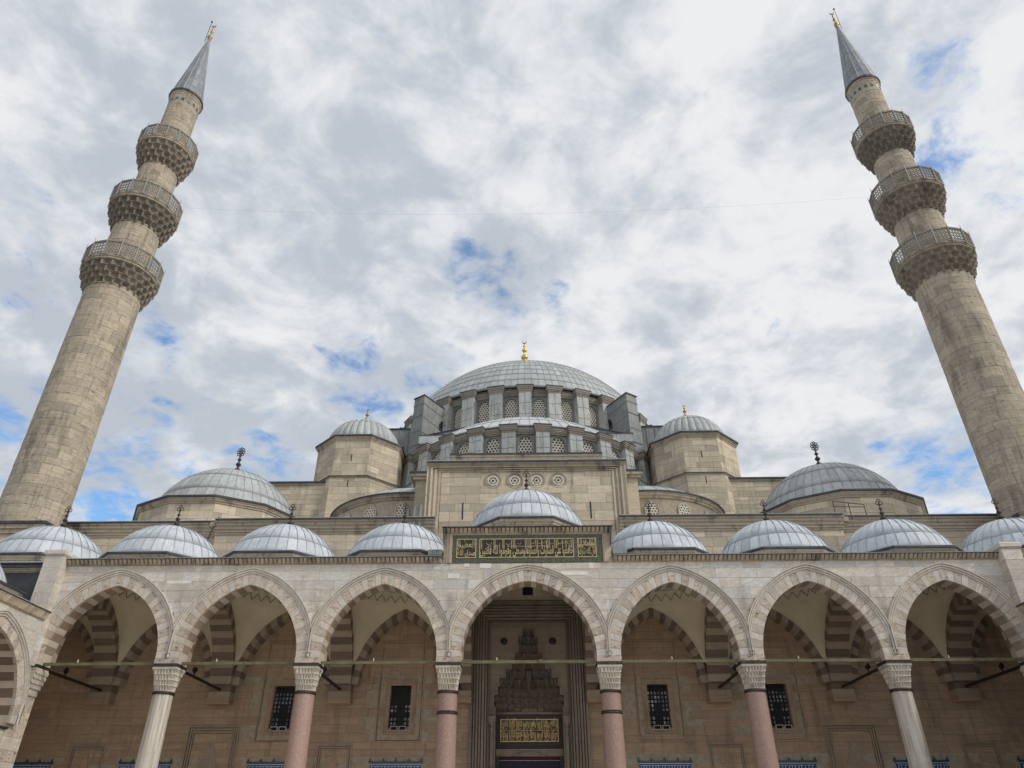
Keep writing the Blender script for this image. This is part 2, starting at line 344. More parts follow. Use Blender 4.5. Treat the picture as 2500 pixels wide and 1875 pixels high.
def ring_stones(parent, A, f, n, r0, r1, d0, d1, mats, clampx=None, ratio=.5, name='voussoir', maxw=None, split=None):
    # f(x, z, d) -> xyz ; n stones (odd), alternating materials, wide and narrow
    ws = [(1-ratio) if i % 2 == n//2 % 2 else ratio for i in range(n)]; tot = sum(ws); s0 = -1.0
    for i in range(n):
        s1 = s0+2*ws[i]/tot; ts = [s0+.0012, (s0+s1)/2 if not (s0 < -.001 and s1 > .001) else 0.0, s1-.0012]
        mb = MB(); pr = random.uniform(0, .012)
        rings = []
        for t in ts:
            q = []
            for r, d in ((r0, d0-pr), (r1, d0-pr), (r1, d1+pr*.5), (r0, d1+pr*.5)):
                x, z = A.p(t, r)
                if clampx is not None and r == r1: x = max(-clampx, min(clampx, x))
                q.append(f(x, z, d))
            rings.append(q)
        mb.loft(rings, True, True, True, tint=random.random())
        mk(name, mb, mats[0] if i % 2 == n//2 % 2 else mats[1], parent)
        if split:
            mb = MB(); rings = []
            for t in ts:
                q = []
                for r, d in ((r0, split[0]), (r1, split[0]), (r1, split[1]), (r0, split[1])):
                    x, z = A.p(t, r)
                    if clampx is not None and r == r1: x = max(-clampx, min(clampx, x))
                    q.append(f(x, z, d))
                rings.append(q)
            mb.loft(rings, True, True, True, tint=random.random()); mk('soffit_stone', mb, split[2] if i % 2 == n//2 % 2 else split[3], parent)
        s0 = s1

def arch_mould(mb, A, f, prof, clampx=None, clampi=None, ns=28, tmin=0.0, down=0.0):
    rings = []
    for i in range(-ns, ns+1):
        t = i/ns; q = []
        for r, d, outer in prof:
            x, z = A.p(t, r); c = clampx if outer else clampi
            if c is not None: x = max(-c, min(c, x))
            q.append(f(x, z, d))
        rings.append(q)
    mb.loft(rings, False)

# window lattice plate with rows of round holes, arched top; local xz plane, facing -Y
def lattice(w, h, cell, depth=.05, hole=.56):
    mb = MB(); r = w/2; spring = h-r
    def cl(x, z):
        x = max(-r, min(r, x)); zt = spring+sqrt(max(0, r*r-x*x)); return x, max(0, min(z, zt))
    dx = cell*sqrt(3); dz = cell*1.5; row = 0; z = cell*.4
    while z < h+cell:
        k = -int(r/dx)-2
        while k*dx < r+dx:
            cx = k*dx+(dx/2 if row % 2 else 0); k += 1
            if abs(cx) > r+cell*.75: continue
            zt = spring+(sqrt(max(0, r*r-cx*cx)) if abs(cx) < r else 0)
            if z > zt+cell*.75: continue
            o = []; i2 = []
            for q in range(12):
                a = pi/6*q+pi/6; rad = cell*1.0 if q % 2 == 0 else cell*.866
                o.append(cl(cx+rad*cos(a), z+rad*sin(a))); i2.append(cl(cx+cell*hole*cos(a), z+cell*hole*sin(a)))
            vs = [(x, 0, zz) for x, zz in o]+[(x, 0, zz) for x, zz in i2]+[(x, depth, zz) for x, zz in i2]
            fs = [(q, (q+1) % 12, 12+(q+1) % 12, 12+q) for q in range(12)]+[(12+q, 12+(q+1) % 12, 24+(q+1) % 12, 24+q) for q in range(12)]
            mb.add(vs, fs, .5)
        z += dz; row += 1
    return mb
# wall panel with an arched hole (local: x across, z up, facing -Y), with reveal
def arched_panel(w, z0, z1, ow, oz0, oh, rev=.35, y=0.0):
    mb = MB(); r = ow/2; sp = oz0+oh-r; N = 14
    xs = [-r*cos(pi*i/N) for i in range(N+1)]
    mb.add([(-w/2, y, z0), (-r, y, z0), (-r, y, z1), (-w/2, y, z1)], [(0, 1, 2, 3)], .5)
    mb.add([(r, y, z0), (w/2, y, z0), (w/2, y, z1), (r, y, z1)], [(0, 1, 2, 3)], .5)
    mb.add([(-r, y, z0), (r, y, z0), (r, y, oz0), (-r, y, oz0)], [(0, 1, 2, 3)], .5)
    tops = [sp+sqrt(max(0, r*r-x*x)) for x in xs]
    for i in range(N):
        mb.add([(xs[i], y, tops[i]), (xs[i+1], y, tops[i+1]), (xs[i+1], y, z1), (xs[i], y, z1)], [(0, 1, 2, 3)], .5)
        mb.add([(xs[i], y, tops[i]), (xs[i+1], y, tops[i+1]), (xs[i+1], y+rev, tops[i+1]), (xs[i], y+rev, tops[i])], [(0, 3, 2, 1)], .5)
    for sx in (-r, r): mb.add([(sx, y, oz0), (sx, y+rev, oz0), (sx, y+rev, sp), (sx, y, sp)], [(0, 1, 2, 3)], .5)
    mb.add([(-r, y, oz0), (r, y, oz0), (r, y+rev, oz0), (-r, y+rev, oz0)], [(0, 1, 2, 3)], .5)
    return mb
def arch_rim(mb, ow, oz0, oh, wd, y0, y1):   # raised band round an arched hole
    r = ow/2; sp = oz0+oh-r; pts = [(-1, oz0)]; rings = []
    seq = [(-1, 0, oz0)]+[(-cos(pi*i/16), sin(pi*i/16), sp) for i in range(17)]+[(1, 0, oz0)]
    for cx, sz, zb in seq:
        q = []
        for rr, yy in ((r, y0), (r+.3*wd, y1), (r+wd, y1), (r+wd, y0)):
            q.append((cx*rr, yy, zb+sz*rr))
        rings.append(q)
    return mb.loft(rings, False)
def glass_plate(ow, oz0, oh, y):
    r = ow/2; sp = oz0+oh-r; mb = MB()
    mb.add([(-r, y, oz0), (r, y, oz0)]+[(r*cos(pi*i/12), y, sp+r*sin(pi*i/12)) for i in range(13)], [tuple(range(15))], .5)
    mb.add([(-r, y+.03, oz0), (r, y+.03, oz0)]+[(r*cos(pi*i/12), y+.03, sp+r*sin(pi*i/12)) for i in range(13)], [tuple(range(14, -1, -1))], .5)
    return mb

# ------------------------------------------------------------------ finials
def finial(x, y, z, h, kind, mat, label, group=None, lean=0.0, rz=0, fat=.72):
    t = thing('finial', label, 'finial', (x, y, z), group, rz)
    if kind in ('crescent', 'gold'):
        prof = [(.10, 0), (.16, .03), (.08, .07), (.07, .09), (.17, .14), (.20, .20), (.17, .26), (.08, .31), (.06, .36), (.055, .42), (.10, .46), (.14, .51), (.13, .55), (.06, .60), (.045, .66), (.08, .70), (.085, .73), (.03, .78), (.02, .85)]
        mk('spindle', MB().lathe([(r*h*fat, q*h) for r, q in prof], 14, cap0=True, cap1=True), mat, t, smooth=True)
        R = .068*h; pts = []; rr = []
        for i in range(25):
            a = radians(-90+(-150+300*i/24)); pts.append((R*cos(a), 0, .85*h+R+R*sin(a))); u = abs(i-12)/12; rr.append(.020*h*(1-u**2)+.003*h)
        mk('crescent', MB().tube(pts, rr, 6), 'old_gilt', t)
    else:
        prof = [(.30, 0), (.16, .05), (.07, .09), (.05, .12), (.13, .17), (.15, .20), (.12, .24), (.05, .28), (.045, .33), (.10, .37), (.12, .40), (.09, .44), (.04, .47), (.035, .52), (.08, .555), (.085, .58), (.04, .62), (.025, .68)]
        mk('spindle', MB().lathe([(r*h*.72, q*h) for r, q in prof], 12, cap0=True, cap1=True), mat, t, smooth=True)
        mb = MB()
        for (cx, cz, R) in ((0, .89, .055), (-.065, .79, .055), (.065, .79, .055), (0, .735, .035)) if kind == 'trefoil' else \
            [(0, .84, .035)]+[(.085*cos(a)*1.0, .84+.12*sin(a), .036) for a in [2*pi*i/8 for i in range(8)]]:
            pts = [(h*(cx+R*cos(2*pi*i/12)), 0, h*(cz+R*1.15*sin(2*pi*i/12))) for i in range(13)]
            mb.tube(pts, .015*h, 5, False)
        mb.tube([(0, 0, .66*h), (0, 0, .98*h)], [.014*h, .004*h], 5)
        mk('openwork_leaf', mb, mat, t)
    return t

# ------------------------------------------------------------------ lead domes
def lead_dome(t, cx, cy, zc, R, zb, nr, rows, mat, seam, a0=0, a1=2*pi, flute=0.0, cap=True, maxp=300, wide=.013, tall=.03, facing=-pi/2):
    """panels share one mesh per row, copied round the axis; t is the thing (at world origin)"""
    ph0 = math.asin(max(-1, min(1, (zb-zc)/R))); ph1 = radians(86); da = 2*pi/nr
    bounds = [ph0+(ph1-ph0)*q for q in rows]
    idx = [i for i in range(int(round((a1-a0)/da)))]
    order = sorted([(abs(math.remainder(a0+da*(i+.5)-facing, 2*pi)), i) for i in idx])
    used = 0; rest = MB()
    cen = (cx, cy, 0)
    for ri in range(len(bounds)-1):
        p0, p1 = bounds[ri], bounds[ri+1]; off = random.random()*.3
        def grid(base=0.0, nj=4, ni=3):
            vs = []
            for j in range(nj+1):
                ph = p0+(p1-p0)*j/nj; 
                for i in range(ni+1):
                    u = i/ni; a = base+da*(u-.5)*.985
                    rr = R+.012*(1-j/nj)+flute*(sin(pi*u)**.8)*cos(ph)
                    vs.append((rr*cos(ph)*cos(a), rr*cos(ph)*sin(a), zc+rr*sin(ph)))
            n = ni+1
            fs = [(j*n+i, j*n+i+1, (j+1)*n+i+1, (j+1)*n+i) for j in range(nj) for i in range(ni)]
            vs += [(v[0]*.985, v[1]*.985, v[2]-.02) for v in vs[:n]]
            b = (nj+1)*n; fs += [(b+i, b+i+1, i+1, i) for i in range(ni)]
            return vs, fs
        ni = 6 if flute else 3
        me = None
        for dist, i in order:
            ang = a0+da*(i+.5)
            if used < maxp:
                if me is None:
                    o = mk('lead_panel', MB().add(*grid(0.0, 4, ni), tint=0.0), mat, t, smooth=True, loc=cen, rz=ang); me = o.data
                else: o = link('lead_panel', me, t, loc=cen, rz=ang)
                used += 1
            else:
                vs, fs = grid(ang, 4, ni); rest.add([(x+cx, y+cy, z) for x, y, z in vs], fs)
    if rest.f: mk('lead_panels', rest, mat, t, kind='stuff', smooth=True)
    # seams
    pts = []
    me = None
    k = 12
    prof = []
    for j in range(k+1):
        ph = ph0+(ph1-ph0)*j/k; prof.append(ph)
    sm = MB(); rings = []
    for ph in prof:
        q = []
        for dx, dr in ((-wide, -.02), (-wide*.8, tall), (wide*.8, tall), (wide, -.02)):
            rr = R+dr; q.append((rr*cos(ph), dx*min(1, .35+cos(ph)), zc+rr*sin(ph)))
        rings.append(q)
    sm.loft(rings, False)
    n = 0
    for dist, i in order:
        if n >= 300: break
        if me is None: o = mk('seam_roll', sm, seam, t, loc=cen, rz=a0+da*i); me = o.data
        else: link('seam_roll', me, t, loc=cen, rz=a0+da*i)
        n += 1
    # horizontal laps
    mb = MB()
    for b in bounds[1:-1]:
        rg = []
        for j in range(int(round((a1-a0)/(2*pi)*96))+1):
            a = a0+(a1-a0)*j/int(round((a1-a0)/(2*pi)*96)); rg.append([((R+dr)*cos(b+dp)*cos(a)+cx, (R+dr)*cos(b+dp)*sin(a)+cy, zc+(R+dr)*sin(b+dp)) for dr, dp in ((0, -.022/R), (.02 if not flute else .02+flute, -.018/R), (.02 if not flute else .02+flute, .018/R), (0, .022/R))])
        if not flute: mb.loft(rg, False)
    if mb.f: mk('lap_joint', mb, seam, t)
    if cap: mk('crown_cap', MB().lathe([((R+.02)*cos(radians(d)), zc+(R+.04)*sin(radians(d))) for d in (84, 86, 88, 89.7)], 24, (cx, cy), cap1=True), mat, t, smooth=True)
    core = [((R-.04)*cos(ph0+(pi/2-ph0)*j/12), zc+(R-.04)*sin(ph0+(pi/2-ph0)*j/12)) for j in range(13)]
    if a1-a0 > 6.2: mk('shell', MB().lathe(core, 32, (cx, cy)), mat, t, smooth=True)
    else:
        mk('shell', MB().loft([[(cx+r*cos(a0+(a1-a0)*j/24), cy+r*sin(a0+(a1-a0)*j/24), z) for j in range(25)] for r, z in core], False), mat, t, smooth=True)

def irr_oct(cx, cy, a, s, off=0.0):     # octagon, half width a, front half edge s
    a2 = a+off; s2 = s+off*.414
    return [(cx+x, cy+y) for x, y in ((-s2, -a2), (s2, -a2), (a2, -s2), (a2, s2), (s2, a2), (-s2, a2), (-a2, s2), (-a2, -s2))]

# ================================================================== GROUND
g = MB(); g.box(-400, 400, -300, 500, -.3, -.04); mk('ground', g, 'earth', kind='structure')
court = mk('courtyard_paving', MB().box(-32, 32, -20, 42.2, -.03, 0.0), 'paving', kind='structure')

D0, D1, YW = 34.76, 35.71, 42.3          # arcade front and back face, mosque wall
CX = [-23.18, -16.68, -10.18, -3.68, 3.68, 10.18, 16.68, 23.18]
BAYS = [(-19.93, 3.25), (-13.43, 3.25), (-6.93, 3.25), (0.0, 3.68), (6.93, 3.25), (13.43, 3.25), (19.93, 3.25)]
SP = 8.75
def bay_arch(hs): return Arch(2.70, 3.38) if hs < 3.5 else Arch(3.13, 3.47)
SIDE = {-3: 'at the far left end', -2: 'second left of the portal arch', -1: 'just left of the portal arch', 0: 'before the portal', 1: 'just right of the portal arch', 2: 'second right of the portal arch', 3: 'at the far right end'}

# ================================================================== FRONT ARCADE
arc = thing('portico_arcade', 'tall front arcade of seven pointed marble arches across the mosque porch', 'arcade', (0, D0, 0))
arc.location = (0, 0, 0)
NB = {3.25: 31, 3.68: 35}
for (bx, hs) in BAYS:
    A = bay_arch(hs)
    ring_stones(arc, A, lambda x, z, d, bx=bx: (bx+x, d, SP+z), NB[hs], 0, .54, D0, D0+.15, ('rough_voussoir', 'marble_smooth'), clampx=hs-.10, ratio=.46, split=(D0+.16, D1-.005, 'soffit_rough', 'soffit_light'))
    mb = MB(); prof = [(.54, D0+.0, 0), (.545, D0-.045, 0), (.60, D0-.05, 0), (.605, D0-.02, 0), (.64, D0-.02, 0), (.645, D0-.085, 1), (.71, D0-.09, 1), (.715, D0-.05, 1), (.745, D0-.05, 1), (.75, D0-.12, 1), (.80, D0-.125, 1), (.805, D0+.02, 1)]
    arch_mould(mb, A, lambda x, z, d, bx=bx: (bx+x, d, SP+z), prof, clampx=hs-.004, clampi=hs-.10)
    mk('moulding', mb, 'marble_smooth', arc, smooth=False)
# spandrel core and slabs
def ext(x, r):
    for bx, hs in BAYS:
        if abs(x-bx) <= hs+1e-6:
            t = bay_arch(hs).top(x-bx, r); return SP+(t if t else 0)
    return SP
ZT = 13.1
core = MB(); xs = sorted(set([round(-23.18+46.36*i/420, 4) for i in range(421)]+CX))
for a, b in zip(xs, xs[1:]):
    e = 1e-5; za, zb = ext(a+e, .5), ext(b-e, .5)
    for y in (D0+.035, D1-.02):
        core.add([(a, y, za), (b, y, zb), (b, y, ZT+.4), (a, y, ZT+.4)], [(0, 1, 2, 3)], .5)
    core.add([(a, D0+.035, za), (b, D0+.035, zb), (b, D1-.02, zb), (a, D1-.02, za)], [(0, 1, 2, 3)], .5)
mk('wall_core', core, 'mortar_light', arc)
v = 9.6
rows = [9.6, 10.25, 10.8, 11.3, 11.85, 12.3, 12.78, 13.1]
for v, v2 in zip(rows, rows[1:]):
    u = -23.18-random.random()
    while u < 23.18:
        L = random.uniform(.8, 2.3); a, b = max(u, -23.15), min(u+L, 23.15); u += L
        if b-a < .1: continue
        # split at column centres
        n = max(2, int((b-a)/.11)); g_ = .005
        px = [a+g_+(b-a-2*g_)*i/n for i in range(n+1)]; seg = []
        def flush(seg):
            if len(seg) < 2: return
            mb = MB(); y0 = D0-random.uniform(0, .012); k = len(seg); vs = []
            for x, zb in seg: vs += [(x, y0, zb), (x, y0, v2-g_), (x, D0+.05, zb), (x, D0+.05, v2-g_)]
            fs = [(0, 1, 3, 2), (4*k-4, 4*k-2, 4*k-1, 4*k-3)]
            for i in range(k-1):
                q = 4*i; fs += [(q, q+4, q+5, q+1), (q+1, q+5, q+7, q+3), (q, q+2, q+6, q+4)]
            mb.add(vs, fs); mk('slab', mb, 'marble', arc)
        for x in px:
            zb = max(v+g_, ext(x, .79))
            if zb < v2-g_-.01: seg.append((x, zb))
            else: flush(seg); seg = []
        flush(seg)
for x0, x1, z0, z1 in ((-3.88, -3.32, 12.36, 12.60), (1.62, 2.92, 12.48, 12.66), (-3.1, -2.86, 12.93, 13.095), (-2.34, -1.78, 12.86, 13.095), (3.0, 3.2, 12.82, 13.095), (-17.6, -16.4, 12.20, 12.34)):
    mk('repair_block', MB().box(x0, x1, D0-.016, D0+.02, z0, z1), 'repair_marble', arc, label='whiter replacement block in the arcade face')
# springing blocks between impost and arches, over each column
for i, cx in enumerate(CX):
    mb = MB(); mb.box(cx-.56, cx+.56, D0-.01, D1+.02, 8.5, SP); mk('springer_block', mb, 'rough_voussoir', arc)
    if i not in (0, 7):
        mb = MB(); mb.box(cx-.095, cx-.03, D0-.07, D0+.05, 8.98, 10.1); mb.box(cx+.03, cx+.095, D0-.07, D0+.05, 8.98, 10.1); mb.box(cx-.03, cx+.03, D0-.035, D0+.05, 8.98, 10.1); mb.box(cx-.11, cx+.11, D0-.085, D0+.05, 8.93, 8.98)
        mk('moulding_tail', mb, 'marble_smooth', arc)
def cornice_front(par, x0, x1, zb, y=D0, skip=None, ret=()):
    mb = MB(); mb.box(x0, x1, y-.05, y+.5, zb, zb+.025); mb.box(x0, x1, y-.02, y+.5, zb+.025, zb+.25)
    mk('cornice_bed', mb, 'cornice', par)
    mk('lead_drip', MB().box(x0, x1, y-.30, y+.6, zb+.243, zb+.285), 'lead_edge', par)
    mk('lead_strip', MB().box(x0, x1, y-.31, y+.62, zb+.285, zb+.305), 'lead_mid', par)
    d = MB(); p = .105     # one leaf of the crowning frieze
    d.add([(-p*.72, -.05, .03), (p*.72, -.05, .03), (p*.80, -.24, .243), (-p*.80, -.24, .243), (0, -.16, .05), (0, -.30, .235), (-p*.9, 0, .03), (p*.9, 0, .03), (-p*.98, 0, .243), (p*.98, 0, .243)],
          [(0, 4, 5, 3), (4, 1, 2, 5), (6, 0, 3, 8), (1, 7, 9, 2), (0, 1, 4), (3, 5, 2, 9, 8)], .5)
    n = int((x1-x0)/.212); me = None
    for i in range(n):
        x = x0+(x1-x0)*(i+.5)/n
        if me is None: o = mk('frieze_leaf', d, 'cornice', par, loc=(x, y, zb)); me = o.data
        else: link('frieze_leaf', me, par, loc=(x, y, zb))
cornice_front(arc, -22.75, -4.2, ZT); cornice_front(arc, 4.2, 22.75, ZT)
# iron ties and lamps
for (bx, hs) in BAYS:
    mb = MB(); mb.box(bx-hs+.5, bx+hs-.5, D0+.34, D0+.44, 8.50, 8.63)
    for q in (-.35, .1, .55): mb.box(bx+hs*q-.012, bx+hs*q+.012, D0+.33, D0+.45, 8.49, 8.645)
    mk('tie_rod', mb, 'tie_iron', arc)
    x0 = bx-hs+.5+random.uniform(1.6, 2.6)
    mk('insulator', MB().lathe([(.025, 8.63), (.045, 8.66), (.02, 8.70), (.035, 8.74), (.01, 8.77)], 8, (x0, D0+.39), cap1=True), 'white_box', arc)
mk('junction_box', MB().box(.48, .62, D0+.25, D0+.36, 8.50, 8.66), 'tie_iron', arc)

# raised middle with the gilt inscription
rb = thing('raised_porch_block', 'raised middle block of the porch carrying the green and gold inscription', 'wall block')
mb = MB(); mb.box(-4.15, 4.15, D0+.05, D1, 13.10, 14.8); mb.box(-4.15, -3.75, D1, 42.2, 13.0, 14.8); mb.box(3.75, 4.15, D1, 42.2, 13.0, 14.8); mk('wall', mb, 'cornice', rb)
cornice_front(rb, -4.05, 4.05, 14.58)
mb = MB()
for s in (-1, 1):
    mb.box(*sorted((s*3.72, s*3.98)), D0-.06, D0+.1, 13.11, 14.58); mb.box(*sorted((s*3.78, s*3.86)), D0-.10, D0, 13.11, 14.58); mb.box(*sorted((s*3.98, s*4.12)), D0-.02, D0+.3, 13.11, 14.58)
mb.box(-3.72, 3.72, D0-.05, D0+.1, 14.53, 14.58); mk('side_strip', mb, 'cornice', rb)
mb = MB()
for s in (-1, 1):
    mb.add([(s*4.05, D0-.3, 14.8), (s*4.22, D0-.3, 14.86), (s*4.22, 42, 14.86), (s*4.05, 42, 14.8), (s*4.13, D0-.28, 13.9), (s*4.13, 42, 13.9)], [(0, 1, 2, 3), (0, 4, 1), (1, 4, 5, 2)], .5)
mb.box(-4.24, 4.24, D0-.32, D0+.3, 14.865, 14.89)
mk('eave_edge', mb, 'lead_edge', rb)
ins = thing('inscription_panel', 'dark green stone panel with gilt Arabic calligraphy above the middle arch', 'inscription')
mk('stone_field', MB().box(-3.72, 3.70, D0-.03, D0+.1, 13.11, 14.53), 'verd', ins)
def frame(x0, x1, z0, z1, w, y0, y1):
    mb = MB(); mb.box(x0, x1, y0, y1, z0, z0+w); mb.box(x0, x1, y0, y1, z1-w, z1); mb.box(x0, x0+w, y0, y1, z0+w, z1-w); mb.box(x1-w, x1, y0, y1, z0+w, z1-w); return mb
PAN = [(-3.50, -2.53), (-2.37, 2.29), (2.49, 3.41)]
for a, b in PAN:
    mk('gilt_border', frame(a, b, 13.36, 14.33, .035, D0-.055, D0-.02), 'gilt_paint', ins)
    mk('panel_field', MB().box(a+.035, b-.035, D0-.04, D0-.02, 13.395, 14.295), 'verd_dark', ins)
# Arabic shaping: isolated, final, initial, medial
AR = {'ا': 'ﺍﺎ', 'ب': 'ﺏﺐﺑﺒ', 'ت': 'ﺕﺖﺗﺘ', 'ح': 'ﺡﺢﺣﺤ', 'د': 'ﺩﺪ', 'ر': 'ﺭﺮ', 'س': 'ﺱﺲﺳﺴ', 'ص': 'ﺹﺺﺻﺼ', 'ط': 'ﻁﻂﻃﻄ', 'ظ': 'ﻅﻆﻇﻈ', 'ع': 'ﻉﻊﻋﻌ', 'ف': 'ﻑﻒﻓﻔ', 'ق': 'ﻕﻖﻗﻘ',
      'ك': 'ﻙﻚﻛﻜ', 'ل': 'ﻝﻞﻟﻠ', 'م': 'ﻡﻢﻣﻤ', 'ن': 'ﻥﻦﻧﻨ', 'ه': 'ﻩﻪﻫﻬ', 'و': 'ﻭﻮ', 'ى': 'ﻯﻰ', 'ي': 'ﻱﻲﻳﻴ', 'ة': 'ﺓﺔ'}
def shape(txt):
    out = []
    for i, c in enumerate(txt):
        if c not in AR: out.append(c); continue
        pj = i > 0 and txt[i-1] in AR and len(AR[txt[i-1]]) == 4
        nj = i+1 < len(txt) and txt[i+1] in AR and len(AR[c]) == 4
        out.append(AR[c][3 if pj and nj else 2 if nj else 1 if pj else 0])
    return ''.join(reversed(out))
def script(par, txt, x0, x1, z0, z1, y, name='gilt_script', mat='gilt_paint', bold=.008, depth=.012, shear=0):
    cu = bpy.data.curves.new(name, 'FONT'); cu.body = shape(txt); cu.size = 1; cu.extrude = depth; cu.offset = bold; cu.resolution_u = 2
    o = bpy.data.objects.new(name, cu); COL.objects.link(o)
    dg = bpy.context.evaluated_depsgraph_get(); me = bpy.data.meshes.new_from_object(o.evaluated_get(dg)); bpy.data.objects.remove(o)
    if not len(me.vertices): return
    X = [q.co.x for q in me.vertices]; Y = [q.co.y for q in me.vertices]; ax, bx_, ay, by = min(X), max(X), min(Y), max(Y)
    for q in me.vertices:
        q.co = Vector((x0+(q.co.x-ax)/(bx_-ax)*(x1-x0), y-q.co.z, z0+(q.co.y-ay)/(by-ay)*(z1-z0)))
    me.materials.clear(); me.materials.append(M[mat]); link(name, me, par)
YI = D0-.045
script(ins, 'حافظوا على الصلوات والصلوة', .0, 2.24, 13.40, 13.98, YI, bold=.006)
script(ins, 'الوسطى وقوموا لله قانتين', -2.33, .0, 13.40, 13.98, YI, bold=.006)
script(ins, 'صدق الله', -3.45, -2.58, 13.41, 13.78, YI, bold=.006)
script(ins, 'العظيم', -3.45, -2.6, 13.74, 14.20, YI, bold=.006)
script(ins, 'قال الله تبارك', 2.54, 3.36, 13.41, 13.86, YI, bold=.006)
script(ins, 'وتعالى', 2.56, 3.3, 13.84, 14.22, YI, bold=.006)
mb = MB(); random.seed(11)
def stroke(mb, x, z, L, w=.022, tilt=0.0, y=YI): mb.add([(x, y-.012, z), (x+w, y-.012, z), (x+w*.9+tilt, y-.012, z+L), (x+tilt, y-.012, z+L), (x, y+.012, z), (x+w, y+.012, z), (x+w*.9+tilt, y+.012, z+L), (x+tilt, y+.012, z+L)], [(0, 1, 2, 3), (0, 3, 7, 4), (1, 5, 6, 2), (0, 4, 5, 1), (3, 2, 6, 7)], .5)
for x in [-2.27, -1.66, -1.60, -1.22, -1.16, -.78, -.70, -.62, -.1, -.02, .08, .16, .42, .50, .72, .95, 1.02, 1.10, 1.36, 1.44, 1.52, 1.74, 1.92, 2.18]: stroke(mb, x, 13.82, .45, .026, -.01)
for x in [-3.44, -3.36, -3.12, -2.72, -2.62, 2.54, 2.62, 2.68, 3.08, 3.16, 3.24, 3.32]: stroke(mb, x, 13.85, .42, .024)
for cx, cz, R, a0, a1 in [(-1.9, 14.12, .13, -170, 20), (-1.45, 14.05, .10, -160, 40), (-.95, 14.1, .1, -180, 0), (-.4, 14.12, .09, -150, 30), (.28, 14.12, .08, -180, 60), (.62, 14.13, .08, -170, 20), (.84, 14.14, .07, -180, 90), (1.22, 14.12, .09, -170, 30), (1.62, 14.1, .08, -180, 40), (1.83, 14.12, .07, -180, 120), (2.07, 14.12, .09, -170, 200), (2.06, 13.92, .08, -100, 100), (2.86, 14.16, .1, -180, 60)]:
    pts = [(cx+R*cos(radians(a0+(a1-a0)*i/8)), YI, cz+R*.8*sin(radians(a0+(a1-a0)*i/8))) for i in range(9)]; mb.tube(pts, .011, 4)
mb.tube([(-.95+1.9*i/10, YI-.004, 13.93+.012*sin(i)) for i in range(11)], .014, 4); mb.tube([(2.5, YI, 13.99), (3.36, YI, 13.99)], .012, 4)
mk('tall_strokes', mb, 'gilt_paint', ins)
random.seed(5)

# ================================================================== COLUMNS
CAPZ0, CAPZ1 = 7.33, 8.36
def capital_mesh(rn=.43, rs=.535, z0=CAPZ0, z1=CAPZ1, tiers=4, half=None):
    mb = MB(); n = 96; rings = []; H = (z1-z0-.10)/tiers
    def rad(a, q):      # q 0 round .. 1 square
        c = max(abs(cos(a)), abs(sin(a))); sq = rs/c; sq = min(sq, rs*1.28)
        return rn+(sq-rn)*q
    for k in range(tiers):
        q0 = (k/tiers)**.9; q1 = ((k+1)/tiers)**.9
        for tt, (ta, amp) in enumerate(((0.0, .0), (.30, .085), (.72, .085), (.98, .03), (1.0, .0))):
            ring = []
            for j in range(n):
                a = 2*pi*j/n; ph = (j/4+(.5 if k % 2 else 0)) % 1; tooth = abs(2*ph-1)
                q = q0+(q1-q0)*(ta**(1.6 if tooth < .5 else .7)); r = rad(a, q)-amp*(1-tooth)
                ring.append((r*cos(a), r*sin(a), z0+H*(k+ta)))
            rings.append(ring)
        rings.append([(rad(2*pi*j/n, q1)*cos(2*pi*j/n)*1.02, rad(2*pi*j/n, q1)*sin(2*pi*j/n)*1.02, z0+H*(k+1)) for j in range(n)])
    mb.loft(rings, True, True, True); mb.box(-.555, .555, -.50, .50, z1-.10, z1); mb.box(-.53, .53, -.475, .475, z1-.16, z1-.10)
    return mb
YC = (D0+D1)/2
cap_me = None; colroot = {}
labels = {1: ('pale streaked marble column, leftmost freestanding column of the tall porch', 'column_marble'), 2: ('pink granite column without middle ring, second column left of the portal', 'granite'),
          3: ('pink granite column with two dark rings immediately left of the portal', 'granite'), 4: ('pink granite column with two dark rings immediately right of the portal', 'granite'),
          5: ('pink granite column without middle ring, second column right of the portal', 'granite'), 6: ('grey veined marble column, rightmost freestanding column of the tall porch', 'column_marble')}
for i in range(1, 7):
    lab, mt = labels[i]
    c = thing('column', lab, 'column', (CX[i], YC, 0), 'columns carrying the tall porch arches')
    prof = [(.50-.07*(q**1.2), .55+6.7*q) for q in [k/10 for k in range(11)]]
    mk('shaft', MB().lathe(prof, 32), mt, c, smooth=True)
    mk('base', MB().lathe([(.66, 0), (.66, .25), (.56, .30), (.60, .38), (.60, .45), (.53, .55)], 24, cap1=True), 'bronze', c)
    mk('neck_ring', MB().lathe([(.43, 7.2), (.475, 7.215), (.49, 7.25), (.49, 7.29), (.46, 7.335), (.42, 7.34)], 32), 'bronze', c)
    if i in (3, 4): mk('middle_ring', MB().lathe([(.44, 6.33), (.475, 6.35), (.485, 6.38), (.46, 6.42), (.475, 6.46), (.44, 6.48)], 32), 'bronze', c)
    if cap_me is None: cap_me = mk('capital', capital_mesh(), 'capital', c).data
    else: link('capital', cap_me, c)
    mk('lead_pad', MB().box(-.57, .57, -.52, .52, CAPZ1+.003, 8.497), 'bronze', c)

